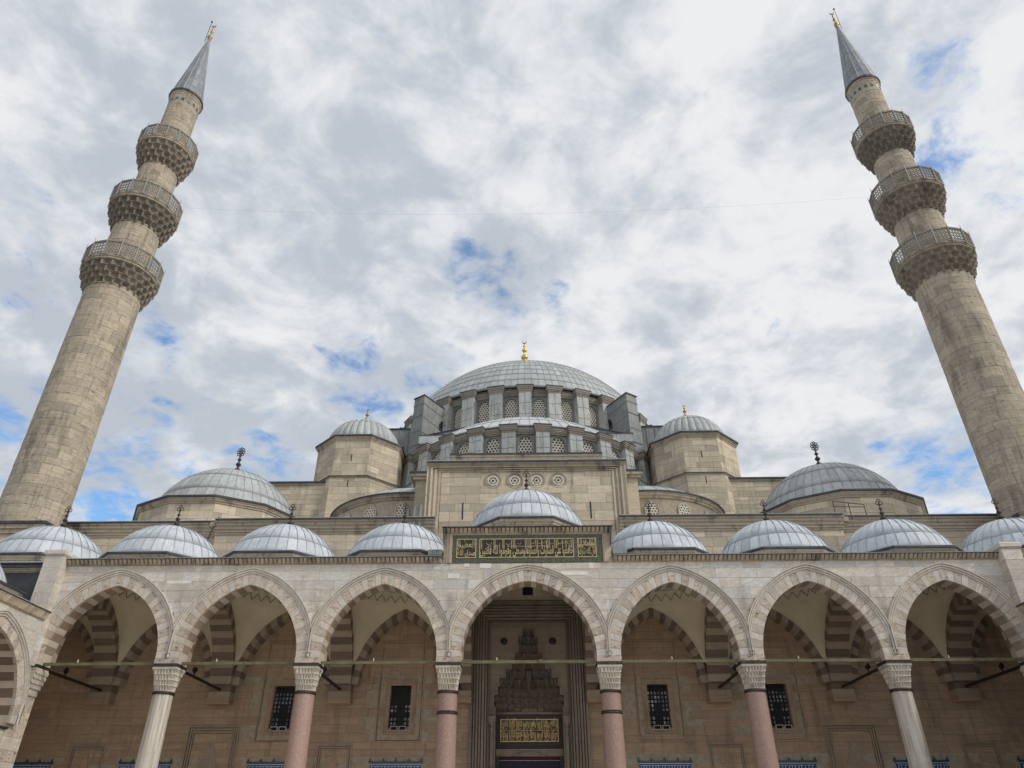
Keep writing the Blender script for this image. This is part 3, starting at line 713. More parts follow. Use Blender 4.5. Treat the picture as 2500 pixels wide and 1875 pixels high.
# corner piers
for s in (-1, 1):
    cp = thing('corner_pier', 'pale stone corner pier where the %s side arcade meets the tall porch' % ('left' if s < 0 else 'right'), 'pier')
    X = lambda a, b: sorted((s*a, s*b))
    z = .0
    while z < 8.3:
        h = random.uniform(.38, .62); z2 = min(8.4, z+h); x0, x1 = X(22.86, 23.65)
        mk('stone', MB().box(x0, x1, 34.22-random.uniform(0, .01), 35.71, z+.004, z2-.004), random.choice(['rough_voussoir', 'marble_smooth', 'marble_smooth', 'rough_voussoir']), cp); z = z2
    z = 8.4
    while z < 13.45:
        h = random.uniform(.45, .8); z2 = min(13.46, z+h); x0, x1 = X(22.75, 23.65)
        mk('stone', MB().box(x0, x1, 34.2-random.uniform(0, .01), 34.755, z+.004, z2-.004), random.choice(['marble', 'marble_smooth']), cp)
        x0, x1 = X(23.16, 23.65); mk('stone', MB().box(x0, x1, 34.757, 35.7, z+.004, z2-.004), 'marble', cp); z = z2
    x0, x1 = X(22.68, 23.72)
    mb = MB(); mb.box(x0+.04, x1-.04, 34.16, 35.4, 13.46, 13.52); mb.box(x0, x1, 34.10, 35.45, 13.52, 13.60); mb.loft([[(x0+o, 34.10+o, zz), (x1-o, 34.10+o, zz), (x1-o, 35.45-o, zz), (x0+o, 35.45-o, zz)] for o, zz in ((0, 13.60), (0, 13.70), (.05, 13.76), (.2, 13.80))], True, False, True)
    mk('cap_stone', mb, 'marble_smooth', cp)
    # bracket capital under the last porch arch, on the inner face
    mb = MB(); n = 5
    for k in range(n):
        q = k/(n-1); z0 = 7.35+.2*k; xx0, xx1 = X(22.86-.02-.24*q**.8, 22.9)
        mb.box(xx0, xx1, D0+.04-.03*q, D1-.04, z0, z0+.205)
        for j in range(5): 
            yy = D0+.08+.19*j; mb.box(*X(22.83-.24*q**.8-.02, 22.88-.24*q**.8), yy, yy+.1, z0-.05, z0+.13)
    xx0, xx1 = X(22.62, 22.9); mb.box(xx0, xx1, D0-.03, D1, 8.30, 8.36)
    mk('bracket_capital', mb, 'capital', cp)
    xx0, xx1 = X(22.60, 23.2); mk('lead_pad', MB().box(xx0, xx1, D0-.04, D1, 8.363, 8.497), 'bronze', cp)
    xx0, xx1 = X(22.80, 23.0); mk('neck_moulding', MB().box(xx0, xx1, D0-.56, D1-.02, 7.22, 7.30), 'rough_voussoir', cp)
    # lower bracket for the side arcade
    mb = MB()
    for k in range(5):
        q = k/4; z0 = 4.85+.17*k; mb.box(*X(22.80, 23.70), 34.2-.08-.30*q, 34.25, z0, z0+.172)
        for j in range(5): mb.box(*sorted((s*(22.82+.18*j), s*(22.90+.18*j))), 34.2-.13-.30*q, 34.2, z0-.03, z0+.11)
    mk('side_bracket', mb, 'capital', cp)
    mk('side_lead_pad', MB().box(*X(22.72, 23.72), 33.74, 34.3, 5.70, 5.80), 'bronze', cp)
    mk('side_neck_ring', MB().box(*X(22.76, 23.72), 34.05, 34.3, 4.68, 4.80), 'bronze', cp)

# ================================================================== SIDE ARCADES
for s in (-1, 1):
    word = 'left' if s < 0 else 'right'
    sa = thing('side_arcade', 'lower %s courtyard arcade of pointed arches running towards the viewer' % word, 'arcade')
    XF = 22.70; XB = 23.65; zs = 5.95; zt = 10.32
    Ys = [34.75-6.5*k for k in range(5)]
    A = Arch(2.72, 3.45)
    for k in range(4):
        yc = (Ys[k]+Ys[k+1])/2
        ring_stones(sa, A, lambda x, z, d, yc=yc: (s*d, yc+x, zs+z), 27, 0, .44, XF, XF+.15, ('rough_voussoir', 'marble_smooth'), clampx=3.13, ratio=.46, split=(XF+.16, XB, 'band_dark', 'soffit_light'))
        mb = MB(); prof = [(.44, XF, 0), (.445, XF-.05, 0), (.50, XF-.05, 0), (.51, XF-.02, 0), (.55, XF-.09, 1), (.61, XF-.09, 1), (.62, XF-.05, 1), (.64, XF-.12, 1), (.68, XF-.12, 1), (.69, XF+.02, 1)]
        arch_mould(mb, A, lambda x, z, d, yc=yc: (s*d, yc+x, zs+z), prof, clampx=3.22, clampi=3.12)
        mk('moulding', mb, 'marble_smooth', sa)
    mb = MB(); N = 240; ya, yb = Ys[-1], 34.2
    def se(y):
        for k in range(4):
            yc = (Ys[k]+Ys[k+1])/2
            if abs(y-yc) <= 3.2501: t = A.top(y-yc, .42); return zs+(t if t else 0)
        return zs
    for i in range(N):
        a, b = ya+(yb-ya)*i/N, ya+(yb-ya)*(i+1)/N; za, zb = se(a), se(b)
        for x in (XF+.03, XB-.02): mb.add([(s*x, a, za), (s*x, b, zb), (s*x, b, zt), (s*x, a, zt)], [(0, 1, 2, 3)], .5)
    mk('wall_core', mb, 'mortar_light', sa)
    for v, v2 in zip([8.1, 8.65, 9.2, 9.75], [8.65, 9.2, 9.75, 10.32]):
        u = ya
        while u < yb:
            L = random.uniform(.7, 1.8); a, b = u+.004, min(u+L, yb)-.004; u += L
            if b-a < .1: continue
            n = max(2, int((b-a)/.15)); seg = []
            def fl(seg):
                if len(seg) < 2: return
                m2 = MB(); x0 = XF-random.uniform(0, .012); rings = [[(s*x0, y, zb), (s*x0, y, v2-.004), (s*(XF+.04), y, v2-.004), (s*(XF+.04), y, zb)] for y, zb in seg]
                m2.loft(rings, True, True, True, random.random()); mk('slab', m2, 'marble', sa)
            for y in [a+(b-a)*i/n for i in range(n+1)]:
                zb = max(v+.004, min(se(y)+.27, v2) if se(y) > zs else v)
                if zb < v2-.02: seg.append((y, zb))
                else: fl(seg); seg = []
            fl(seg)
    mb = MB(); mb.box(*sorted((s*(XF-.04), s*(XF+.6))), ya, 34.2, zt, zt+.04); mb.box(*sorted((s*XF, s*(XF+.6))), ya, 34.2, zt+.04, zt+.34); mk('cornice_bed', mb, 'cornice', sa)
    mk('lead_drip', MB().box(*sorted((s*(XF-.28), s*(XF+.6))), ya, 34.18, zt+.33, zt+.385), 'lead_edge', sa)
    mk('lead_strip', MB().box(*sorted((s*(XF-.29), s*(XF+.6))), ya, 34.18, zt+.385, zt+.41), 'lead_mid', sa)
    d = MB(); p = .105
    d.add([(-s*.05, -p*.92, .03), (-s*.05, p*.92, .03), (-s*.24, p*.98, .33), (-s*.24, -p*.98, .33), (-s*.16, 0, .06), (-s*.30, 0, .31), (0, -p, .03), (0, p, .03), (0, -p, .33), (0, p, .33)], [(0, 4, 5, 3), (4, 1, 2, 5), (6, 0, 3, 8), (1, 7, 9, 2), (0, 1, 4), (3, 5, 2)], .5)
    me = None
    for i in range(int((34.15-ya)/.212)):
        if me is None: me = mk('frieze_leaf', d, 'cornice', sa, loc=(s*XF, 34.1-.212*i, zt)).data
        else: link('frieze_leaf', me, sa, loc=(s*XF, 34.1-.212*i, zt))
    for k in range(1, 5):
        c = thing('side_column', '%s courtyard side column, number %s counting from the corner pier' % (word, ['one', 'two', 'three', 'four'][k-1]), 'column', (s*23.18, Ys[k], 0), 'lower side arcade columns')
        mk('shaft', MB().lathe([(.44, .4), (.38, 4.75)], 24), 'column_marble' if k % 2 else 'granite', c, smooth=True)
        mk('base', MB().lathe([(.58, 0), (.58, .2), (.5, .3), (.45, .42)], 20, cap1=True), 'bronze', c)
        mk('neck_ring', MB().lathe([(.40, 4.68), (.44, 4.72), (.40, 4.80)], 24), 'bronze', c)
        link('capital', cap_me, c, loc=(0, 0, 4.78-CAPZ0*.95)).scale = (.88, .95, .95)
        mk('lead_pad', MB().box(-.5, .5, -.5, .5, 5.76, 5.88), 'bronze', c)
        mk('springer', MB().box(-.48, .48, -.5, .5, 5.88, 5.97), 'rough_voussoir', c)
    # back wall, roof and transverse bands behind
    bw = thing('courtyard_wall', 'outer stone wall behind the %s side arcade' % word, 'wall')
    mk('wall', MB().box(*sorted((s*29.7, s*30.6)), 8, 42.2, 0, 13.2 if False else 10.6), 'porch_stone', bw)
    mk('roof_slab', MB().box(*sorted((s*23.0, s*30.6)), 8, 34.1, 10.45, 10.72), 'lead_old', bw)
    mk('ceiling', MB().box(*sorted((s*23.7, s*29.7)), 8, 34.1, 10.35, 10.44), 'plaster', bw)
    for k in range(1, 5):
        ring_stones(bw, Arch(2.5, 2.9), lambda x, z, d: (s*(26.7)+x, d, 5.95+z), 19, 0, .4, Ys[k]-.5, Ys[k]+.5, ('band_light', 'band_dark'), clampx=3.0)
        mb = MB(); mb.box(*sorted((s*29.2, s*29.7)), Ys[k]-.5, Ys[k]+.5, 5.2, 5.95); mk('corbel', mb, 'band_light', bw)
    for k in range(4):
        yc = (Ys[k]+Ys[k+1])/2
        if k < 3:
            dm = thing('courtyard_dome', 'lead dome over the %s side arcade, %s from the porch' % (word, ['nearest', 'second', 'third'][k]), 'dome', group='side arcade domes')
            lead_dome(dm, s*26.5, yc, 10.45, 3.0, 11.35, 34, [0, .30, 1.0], 'lead', 'seam', maxp=300)
            mb = MB(); mb.loft([[(x, y, z) for x, y in irr_oct(s*26.5, yc, 3.05, 1.45, o)] for o, z in ((0, 10.72), (0, 10.95), (.06, 10.97), (.06, 11.02), (.12, 11.04), (.12, 11.10), (.18, 11.12), (.2, 11.22))]); mk('stone_drum', mb, 'cornice', dm)
            mb = MB(); mb.loft([[(x, y, z) for x, y in irr_oct(s*26.5, yc, 3.05, 1.45, o)] for o, z in ((.2, 11.22), (.27, 11.23), (.27, 11.31), (-.3, 11.40))], True, False, False); mk('lead_eave', mb, 'lead_edge', dm)
# ================================================================== PORCH INSIDE
pr = thing('porch_vaulting', 'plastered domical vaults and striped cross arches inside the tall porch', 'vault')
TA = Arch(2.70, 3.3)
for i, cx in enumerate(CX):
    hw = .59
    ring_stones(pr, TA, lambda x, z, d, cx=cx: (cx+d, 38.66+x, 8.75+z), 23, 0, .74, -hw, hw, ('band_dark', 'band_light'), clampx=3.02, ratio=.5, name='band_stone')
    z = 8.06; k = 0
    while z < 9.9:       # striped pilaster on the mosque wall
        mk('pilaster_stone', MB().box(cx-hw, cx+hw, 41.62, YW+.1, z+.002, z+.338), ('band_light', 'band_dark')[k % 2], pr) if z < 8.7 else None
        z += .34; k += 1
    mb = MB(); mb.box(cx-hw-.05, cx+hw+.05, 41.56, YW, 7.98, 8.055); mb.box(cx-hw, cx+hw, 41.62, YW, 7.86, 7.98); mb.box(cx-hw-.03, cx+hw+.03, 41.58, YW, 7.80, 7.86)
    mk('corbel', mb, 'porch_stone', pr)
for (bx, hs) in [(-26.43, 3.25)]+BAYS+[(26.43, 3.25)]:
    hx = hs-.60; y0, y1 = D1, 41.62; yc = (y0+y1)/2; hy = (y1-y0)/2
    y1 = y1 if hs < 3.5 else 42.2; yc = (y0+y1)/2; hy = (y1-y0)/2
    top = 12.72 if hs < 3.5 else 14.75; rc = min(hx, hy)-.06; circ = (rc, rc) if hs < 3.5 else (hx-.06, hy-.06)
    AX, AY = Arch(hx, top-SP), Arch(hy, top-SP)
    n = 96; rings = []
    K = 9
    for k in range(K+1):
        q = k/K; ring = []
        for j in range(n):
            a = 2*pi*(j+.5)/n; cxx, syy = cos(a), sin(a); m_ = max(abs(cxx)/hx, abs(syy)/hy); x, y = cxx/m_, syy/m_
            if abs(x) >= hx-1e-6: zb = SP+(AY.top(min(abs(y), hy-.001)) or 0)
            else: zb = SP+(AX.top(min(abs(x), hx-.001)) or 0)
            if hs > 3.5 and y >= hy-1e-6: zb = 14.75
            w1 = 1-cos(q*pi/2); w2 = sin(q*pi/2)
            ring.append((bx+x+(circ[0]*cxx-x)*w1, yc+y+(circ[1]*syy-y)*w1, zb+(top+.1-zb)*w2))
        rings.append(ring)
    mb = MB(); mb.loft(rings); mk('pendentive', mb, 'plaster', pr, smooth=True)
    # pleated dome springing and dome inside
    zc = top+.1; N = 28; rg = []
    for z, r, ch in ((zc, 1.0, 0), (zc+.02, .985, 0), (zc+.10, .90, 1), (zc+.75, .86, 2), (zc+1.15, .74, 3), (zc+1.9, .5, 4), (zc+2.3, .2, 4)):
        ring = []
        for j in range(N*2):
            a = 2*pi*j/(N*2); o = j % 2; zz = z; rr = r
            if ch == 1: zz = z+(.34 if o else 0); rr = r-(.0 if o else -.05)
            if ch == 2: rr = r-(.10 if not o else .0); zz = z+(.25 if not o else 0)
            if ch == 3: rr = r
            ring.append((bx+circ[0]*rr*cos(a), yc+circ[1]*rr*sin(a), zz))
        rg.append(ring)
    mb = MB(); mb.loft(rg, True, False, True); mk('pleated_dome', mb, 'plaster', pr)
    mb = MB()
    for j in range(N*2):      # dark groove lines along the zigzag edge
        a, b = 2*pi*j/(N*2), 2*pi*(j+1)/(N*2); p = []
        for jj, an in ((j, a), (j+1, b)):
            o = jj % 2; rr = .90-(.0 if o else -.05)-.012; p.append((bx+circ[0]*rr*cos(an), yc+circ[1]*rr*sin(an), zc+.10+(.34 if o else 0)+.01))
        mb.tube(p, .018, 4, False)
        q = [(x, y, z+.16) for x, y, z in p]; mb.tube(q, .012, 4, False)
    mk('zigzag_groove', mb, 'band_dark', pr)
    # wall arch against the mosque
    if hs < 3.5:
        WA = Arch(hx-.36, top-SP-.38)
        ring_stones(pr, WA, lambda x, z, d, bx=bx: (bx+x, d, SP+z), 27, 0, .37, 41.60, YW+.05, ('band_dark', 'band_light'), clampx=hx+.0, ratio=.55, name='wall_arch_stone')
mk('porch_ceiling', MB().box(-29.7, 29.7, D0+.1, YW, 16.0, 16.1) if False else MB().box(-29.9, -4.3, D0+.3, YW, 13.42, 13.48).box(4.3, 29.9, D0+.3, YW, 13.42, 13.48), 'lead_mid', pr)
for s in (-1, 1):
    mk('end_wall', MB().box(*sorted((s*29.7, s*30.5)), 34.2, YW, 0, 13.4), 'porch_stone', pr)
    mk('corner_wall', MB().box(*sorted((s*23.65, s*29.7)), 34.85, 35.3, 10.7, 12.82), 'dark_lead', pr)
    mb = MB()
    for o, a, b_ in ((0, 12.82, 12.88), (.07, 12.88, 12.95), (.13, 12.95, 13.03)): mb.box(*sorted((s*23.65, s*29.7)), 34.8-o, 35.3, a, b_)
    mk('corner_cornice', mb, 'cornice', pr); mk('corner_lead', MB().box(*sorted((s*23.65, s*29.7)), 34.55, 35.6, 13.03, 13.11), 'lead_edge', pr)
    # low arch wall closing the corner bay towards the side arcade
    ring_stones(pr, Arch(2.5, 2.9), lambda x, z, d: (s*26.7+x, d, 5.95+z), 19, 0, .4, 34.4, 35.3, ('band_light', 'band_dark'), clampx=3.0)
# black tie beams to the wall with a spotlight on each
for i, cx in enumerate(CX):
    tb = thing('tie_beam', 'black tie beam from the porch front to the wall at %s' % ['the far left corner pier', 'the leftmost marble column', 'the second column left of the portal', 'the column left of the portal', 'the column right of the portal', 'the second column right of the portal', 'the rightmost marble column', 'the far right corner pier'][i], 'beam', group='black tie beams of the porch')
    off = .0
    mk('beam', MB().tube([(cx+off, D1-.25, 8.52), (cx+off, 41.66, 8.50)], .075, 8), 'black_iron', tb)
    mk('bracket', MB().box(cx-.02, cx+.02, 38.0, 38.05, 8.55, 8.72), 'black_iron', tb)
    m2 = MB(); s = 1 if cx < 0 else -1
    m2.add([(cx-.02, 37.9, 8.66), (cx+.16*s, 37.8, 8.80), (cx+.02, 37.9, 8.98), (cx-.16*s, 38.0, 8.82), (cx-.02, 38.1, 8.66), (cx+.16*s, 38.0, 8.80), (cx+.02, 38.1, 8.98), (cx-.16*s, 38.2, 8.82)], [(0, 1, 2, 3), (7, 6, 5, 4), (0, 4, 5, 1), (1, 5, 6, 2), (2, 6, 7, 3), (3, 7, 4, 0)], .5)
    mk('spotlight', m2, 'black_iron', tb)

# ================================================================== MOSQUE WALL INSIDE THE PORCH
mw = thing('mosque_front_wall', 'brown ashlar wall of the mosque behind the porch arches', 'wall')
WINS = [(-13.36, 0), (-6.97, 1), (6.97, 2), (13.36, 3)]
def wall_skip(a, b, c, d):
    m = (a+b)/2; z = (c+d)/2
    if abs(m) < 3.3 or (min(abs(a), abs(b)) < 3.16): return True
    for x, _ in WINS:
        if b > x-.85 and a < x+.85 and d > 6.35 and c < 9.05: return True
    for x in (6.97, 13.36, 20.1, 26.4):
        if min(abs(b-x), abs(-a-x)) < 9 and d > 2.6 and c < 5.2:
            for sx in (x, -x):
                if b > sx-1.37 and a < sx+1.37: return True
    return False
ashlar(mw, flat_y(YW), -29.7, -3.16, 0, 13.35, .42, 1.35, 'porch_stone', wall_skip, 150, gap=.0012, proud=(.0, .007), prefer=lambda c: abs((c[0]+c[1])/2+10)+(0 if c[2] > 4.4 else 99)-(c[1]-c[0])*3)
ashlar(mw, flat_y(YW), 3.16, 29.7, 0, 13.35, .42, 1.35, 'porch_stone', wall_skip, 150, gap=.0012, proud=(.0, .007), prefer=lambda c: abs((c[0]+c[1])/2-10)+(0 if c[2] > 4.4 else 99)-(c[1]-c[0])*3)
mb = MB()
xs_ = [-29.9]
for x, _ in WINS[:2]: xs_ += [x-.565, x+.565]
xs_ += [-3.16]
def wallbits(mb, xs_, y0, y1):
    for k in range(len(xs_)-1):
        a, b = xs_[k], xs_[k+1]
        if k % 2 == 0: mb.box(a, b, y0, y1, 0, 13.5)
        else: mb.box(a, b, y0, y1, 0, 6.54); mb.box(a, b, y0, y1, 8.78, 13.5)
wallbits(mb, xs_, YW+.02, YW+.9); wallbits(mb, [3.16, 6.97-.565, 6.97+.565, 13.36-.565, 13.36+.565, 29.9], YW+.02, YW+.9)
mk('wall_core', mb, 'mortar', mw)
wl = ['window with dark grille left of the portal, second from it', 'window with dark grille nearest left of the portal', 'window with dark grille nearest right of the portal', 'window with dark grille right of the portal, second from it']
for x, i in WINS:
    wn = thing('wall_window', 'tall rectangular '+wl[i], 'window', (x, YW, 0), 'tall porch windows')
    mb = frame(-.80, .80, 6.40, 9.02, .24, -.03, .3); mb2 = frame(-.84, .84, 6.36, 9.06, .06, -.07, .1); mb.v and mb.add(mb2.v, mb2.f); mb2 = frame(-.66, .66, 6.50, 8.86, .05, -.055, .1); mb.add(mb2.v, mb2.f)
    mk('window_frame', mb, 'porch_stone', wn)
    mk('outer_moulding', frame(-1.24, 1.24, 5.98, 11.12, .05, -.035, .05), 'porch_stone', wn); mk('inner_moulding', frame(-1.15, 1.15, 6.06, 11.03, .02, -.02, .05), 'band_dark', wn)
    mk('dark_glass', MB().box(-.57, .57, .42, .45, 6.5, 8.8), 'glass_dark', wn)
    mb = MB()
    for k in range(7): mb.tube([(-.57+1.14*k/6, .2, 6.5), (-.57+1.14*k/6, .2, 8.8)], .016, 5)
    for k in range(11): mb.tube([(-.57, .2, 6.6+.21*k), (.57, .2, 6.6+.21*k)], .016, 5)
    mk('iron_grille', mb, 'black_iron', wn)
    pm = None
    for k in range(6):
        for j in range(10):
            if j in (3, 9) or k in ((2, 3) if j < 6 else ()) or (i == 1 and j > 5): continue
            if pm is None: pm = mk('pane', MB().box(-.055, .055, .38, .40, 0, .13, tint=0), 'pane', wn, loc=(-.475+.19*k, 0, 6.66+.21*j)).data
            else: link('pane', pm, wn, loc=(-.475+.19*k, 0, 6.66+.21*j))
    for q in (-.22, .24):
        fl = thing('floodlight', '%s floodlight on sill of the %s' % ('left' if q < 0 else 'right', ['second window left of portal', 'first window left of portal', 'first window right of portal', 'second window right of portal'][i]), 'floodlight', (x+q, YW-.12, 6.52), 'floodlights on the window sills')
        mk('housing', frame(-.19, .19, 0, .22, .03, -.06, .08), 'white_box', fl); mk('lens', MB().box(-.16, .16, -.03, .06, .03, .19), 'hole', fl)
# blind niches
for n_, (x, w_, zt_) in enumerate([(-16.8, 1.36, 6.77), (16.8, 1.36, 6.77), (-10.23, .9, 5.87), (10.23, .9, 5.87), (-23.3, .9, 5.87), (23.3, .9, 5.87)]):
    side = 'left' if x < 0 else 'right'
    nc = thing('wall_niche', '%s framed blind niche low in the porch wall, %s side, %s' % ('large' if w_ > 1 else 'small', side, 'behind the marble column' if w_ > 1 else ('between the windows' if abs(x) < 12 else 'near the outer corner')), 'niche', (x, YW, 0))
    for k, (o, dep) in enumerate(((0, .05), (.13, .03), (.26, .045)) if w_ > 1 else ((0, .04), (.1, .03))):
        mk('frame_moulding', frame(-w_+o, w_-o, 2.2, zt_-o, .05, -dep-.05, .03), 'band_light', nc); mk('groove', frame(-w_+o+.05, w_-o-.05, 2.2, zt_-o-.05, .02, -.045, .03), 'band_dark', nc)
    wq = w_*.4; top_ = zt_-(.85 if w_ > 1 else .45); mb = MB()
    for k in range(6 if w_ > 1 else 4):
        ww = wq*(.22+.16*k); mb.box(-ww, ww, -.05-.0, .03, top_-.22*(k+1), top_-.22*k)
        if w_ > 1:
            for j in range(2*k+1): mb.box(-ww+ww*2*j/(2*k+1)+.01, -ww+ww*2*(j+.6)/(2*k+1), -.075, -.04, top_-.22*(k+1)+.02, top_-.22*k-.05)
    mk('muqarnas_hood', mb, 'band_light' if w_ > 1 else 'porch_stone', nc)
# tile panels
tl = ['outermost left', 'third left of the portal', 'second left of the portal', 'first left of the portal', 'first right of the portal', 'second right of the portal', 'third right of the portal', 'outermost right']
for i, x in enumerate((-26.4, -20.1, -13.36, -6.97, 6.97, 13.36, 20.1, 26.4)):
    tp = thing('tile_panel', 'dark blue tile panel with white script and pointed cresting, '+tl[i], 'tile panel', (x, YW, 0), 'blue tile panels over the lower windows')
    mk('tile_field', MB().box(-1.32, 1.32, -.05, .06, 3.0, 5.0), 'tile_blue', tp)
    mb = MB(); mb.box(-1.36, 1.36, -.06, .05, 4.98, 5.04); 
    for k in range(28):
        a = -1.36+2.72*k/28; big = k % 7 in (0, 6); mb.prism_y([(a, 5.04), (a+.097, 5.04), (a+.048+(.0), 5.10+(.06 if k % 7 in (0, 6) else 0))], -.055, 0)
    for k in range(5): a = -1.34+2.68*k/4; mb.prism_y([(a-.09, 5.03), (a+.09, 5.03), (a, 5.26)], -.05, 0)
    mk('cresting', mb, 'tile_trim', tp)
    mb = MB(); rs = random.Random(3+i)
    xx = -1.25
    while xx < 1.2:
        stroke(mb, xx, 4.62, .26, .028, 0, -.06); 
        if rs.random() < .7: mb.tube([(xx+.10+.07*cos(radians(a)), -.062, 4.70+.06*sin(radians(a))) for a in range(-180, 61, 40)], .014, 4)
        mb.add([(xx+.03, -.064, 4.84), (xx+.14, -.064, 4.84), (xx+.14, -.064, 4.865), (xx+.03, -.064, 4.865)], [(0, 1, 2, 3)])
        xx += rs.uniform(.13, .2)
    mk('white_script', mb, 'tile_white', tp)
    mk('flame_border', MB().box(-1.34, 1.34, -.058, -.045, 4.93, 4.965), 'tile_white', tp)

# ================================================================== PORTAL
po = thing('portal', 'tall carved stone portal with stepped muqarnas niche and gilt panel over the door', 'portal')
STEP = [(.33, 11.8), (.55, 11.35), (.76, 10.47), (.92, 10.03), (1.25, 9.6), (1.6, 9.15), (1.68, 8.7), (1.88, 8.27), (1.80, 7.62), (1.80, 0)]
mb = MB()       # panel wall with the stepped opening
prev = 12.2; mb.box(-2.2, 2.2, YW, YW+.25, 11.8, 13.5)
for (w_, z1), (w2, z2) in zip(STEP, STEP[1:]):
    for s in (-1, 1): mb.box(*sorted((s*w_, s*2.25)), YW, YW+.25, z2, z1)
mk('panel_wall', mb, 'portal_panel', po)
mb = MB()      # raised step line
pts = []
for k, ((w_, z1), (w2, z2)) in enumerate(zip(STEP[:9], STEP[1:])):
    for s in (-1, 1):
        mb.box(*sorted((s*w_, s*(w_+.09))), YW-.07, YW+.02, z2, z1+.06)
        if k < 8 and w2 > w_: mb.box(*sorted((s*w_, s*(w2+.09))), YW-.069, YW+.02, z2, z2+.09)
mb.box(-.39, .39, YW-.034, YW+.02, 11.8, 11.86)
for s in (-1, 1):
    mb.box(*sorted((s*2.10, s*2.14)), YW-.03, YW+.02, 7.5, 12.1)
mb.box(-2.14, 2.14, YW-.03, YW+.02, 12.06, 12.10)
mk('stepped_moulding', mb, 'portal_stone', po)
# fluted frame
mb = MB(); k = 0
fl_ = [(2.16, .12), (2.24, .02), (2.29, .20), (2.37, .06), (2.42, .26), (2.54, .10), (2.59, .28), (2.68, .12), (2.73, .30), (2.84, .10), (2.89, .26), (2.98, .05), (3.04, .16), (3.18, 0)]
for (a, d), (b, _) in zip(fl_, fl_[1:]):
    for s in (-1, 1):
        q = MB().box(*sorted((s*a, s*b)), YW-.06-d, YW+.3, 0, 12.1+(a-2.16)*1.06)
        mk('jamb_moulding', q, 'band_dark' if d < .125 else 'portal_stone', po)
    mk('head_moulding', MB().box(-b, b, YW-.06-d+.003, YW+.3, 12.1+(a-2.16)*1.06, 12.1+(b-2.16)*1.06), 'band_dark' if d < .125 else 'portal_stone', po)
    # recessed strips take the dark stone: groove shade painted into the colour
mb = MB(); mb.box(-3.3, 3.3, YW-.30, YW+.2, 13.18, 13.26); mb.box(-3.3, 3.3, YW-.16, YW+.2, 13.26, 13.34); mk('head_cornice', mb, 'portal_stone', po)
mk('lunette_wall', MB().box(-3.2, 3.2, YW-.04, YW+.3, 13.34, 14.9), 'plaster', po)
mk('lunette_opening', MB().box(-.30, .30, YW-.07, YW+.0, 13.66, 14.12), 'hole', po)
for s in (-1, 1):
    mk('round_boss', MB().add([(s*1.36+.20*cos(2*pi*k/18), YW-.03, 11.08+.20*sin(2*pi*k/18)) for k in range(18)]+[(s*1.36+.12*cos(2*pi*k/18), YW-.09, 11.08+.12*sin(2*pi*k/18)) for k in range(18)], [(k, (k+1) % 18, 18+(k+1) % 18, 18+k) for k in range(18)]+[tuple(range(18, 36))]), 'verd_dark', po)
    mb = MB(); mb.lathe([(.10, 0), (.10, 6.1), (.13, 6.15), (.06, 6.3), (.05, 6.4), (.11, 6.5), (.13, 6.6), (.05, 6.7), (.2, 6.9), (.24, 7.2)], 12, (s*1.98, YW-.12)); mk('corner_colonnette', mb, 'portal_stone', po, smooth=True)
    mb = MB(); mb.box(*sorted((s*1.84, s*2.16)), YW-.05, YW, 7.25, 7.31); mk('colonnette_head', mb, 'portal_stone', po)
# muqarnas hood: half ring tiers stepping back downwards, with many little cells
def half_tier(w0, d0, z0, w1, d1, z1, n, ph, clip):
    mb = MB(); rings = []; NN = n*8
    for q, amp in ((0, 0), (.06, .6), (.40, 1.0), (.78, .9), (.92, .2), (1, 0)):
        ring = []
        for j in range(NN+1):
            a = pi*j/NN; c = (j/8+ph) % 1; sharp = abs(2*c-1)
            k_ = q**(.5 if sharp > .6 else 1.8); ww, dd = w0+(w1-w0)*k_, d0+(d1-d0)*k_; g_ = (.24 if clip < 1.62 else .10)*amp*(1-sharp)-(.05 if sharp > .8 else 0)*(q < .5)
            ww += g_; dd += g_
            x = ww*cos(a); y = dd*sin(a); lim = clip if q > .02 else clip+.0
            ring.append((max(-lim, min(lim, x)), YW+.05+max(0, y), z0+(z1-z0)*q-(.07 if sharp > .8 and 0 < q < .4 else 0)))
        rings.append(ring)
    mb.loft(rings, False); return mb
dep = [.10, .22, .38, .48, .62, .76, .88, 1.0, 1.1]
n_c = [2, 3, 5, 6, 7, 9, 10, 11]
for k in range(8):
    (w_, zt_), (w2, zb_) = STEP[k], STEP[k+1]
    sub = 2 if zt_-zb_ > .6 else 1
    for q in range(sub):
        za = zt_-(zt_-zb_)*q/sub; zc_ = zt_-(zt_-zb_)*(q+1)/sub; d0_ = dep[k]+(dep[k+1]-dep[k])*q/sub; d1_ = dep[k]+(dep[k+1]-dep[k])*(q+1)/sub
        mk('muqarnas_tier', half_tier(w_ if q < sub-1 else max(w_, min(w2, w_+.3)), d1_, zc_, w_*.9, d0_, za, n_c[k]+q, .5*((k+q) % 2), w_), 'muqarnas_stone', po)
        nn_ = n_c[k]+q; mb = MB()
        for j in range(nn_+1):
            a = pi*(j+.5*((k+q) % 2))/nn_; x, y = w_*.93*cos(a), YW+.05+d0_*.97*sin(a)
            if y > YW+.04: mb.lathe([(.002, za-.34), (.038, za-.29), (.02, za-.20), (.05, za-.10), (.065, za+.02)], 6, (x, y)) if k < 6 else None
        if mb.f: mk('pendant', mb, 'pendant_stone', po)
mk('centre_pendant', MB().lathe([(.01, 8.5), (.05, 8.6), (.07, 8.8), (.12, 9.0), (.20, 9.3), (.2, 9.6)], 8, (0, YW+.68)), 'muqarnas_stone', po)
mk('hood_floor', MB().loft([[(q*1.88*cos(pi*j/12), YW+.05+q*1.1*sin(pi*j/12), 7.62+.65*(1-q)) for j in range(13)] for q in (1.0, .98)], False), 'muqarnas_stone', po)
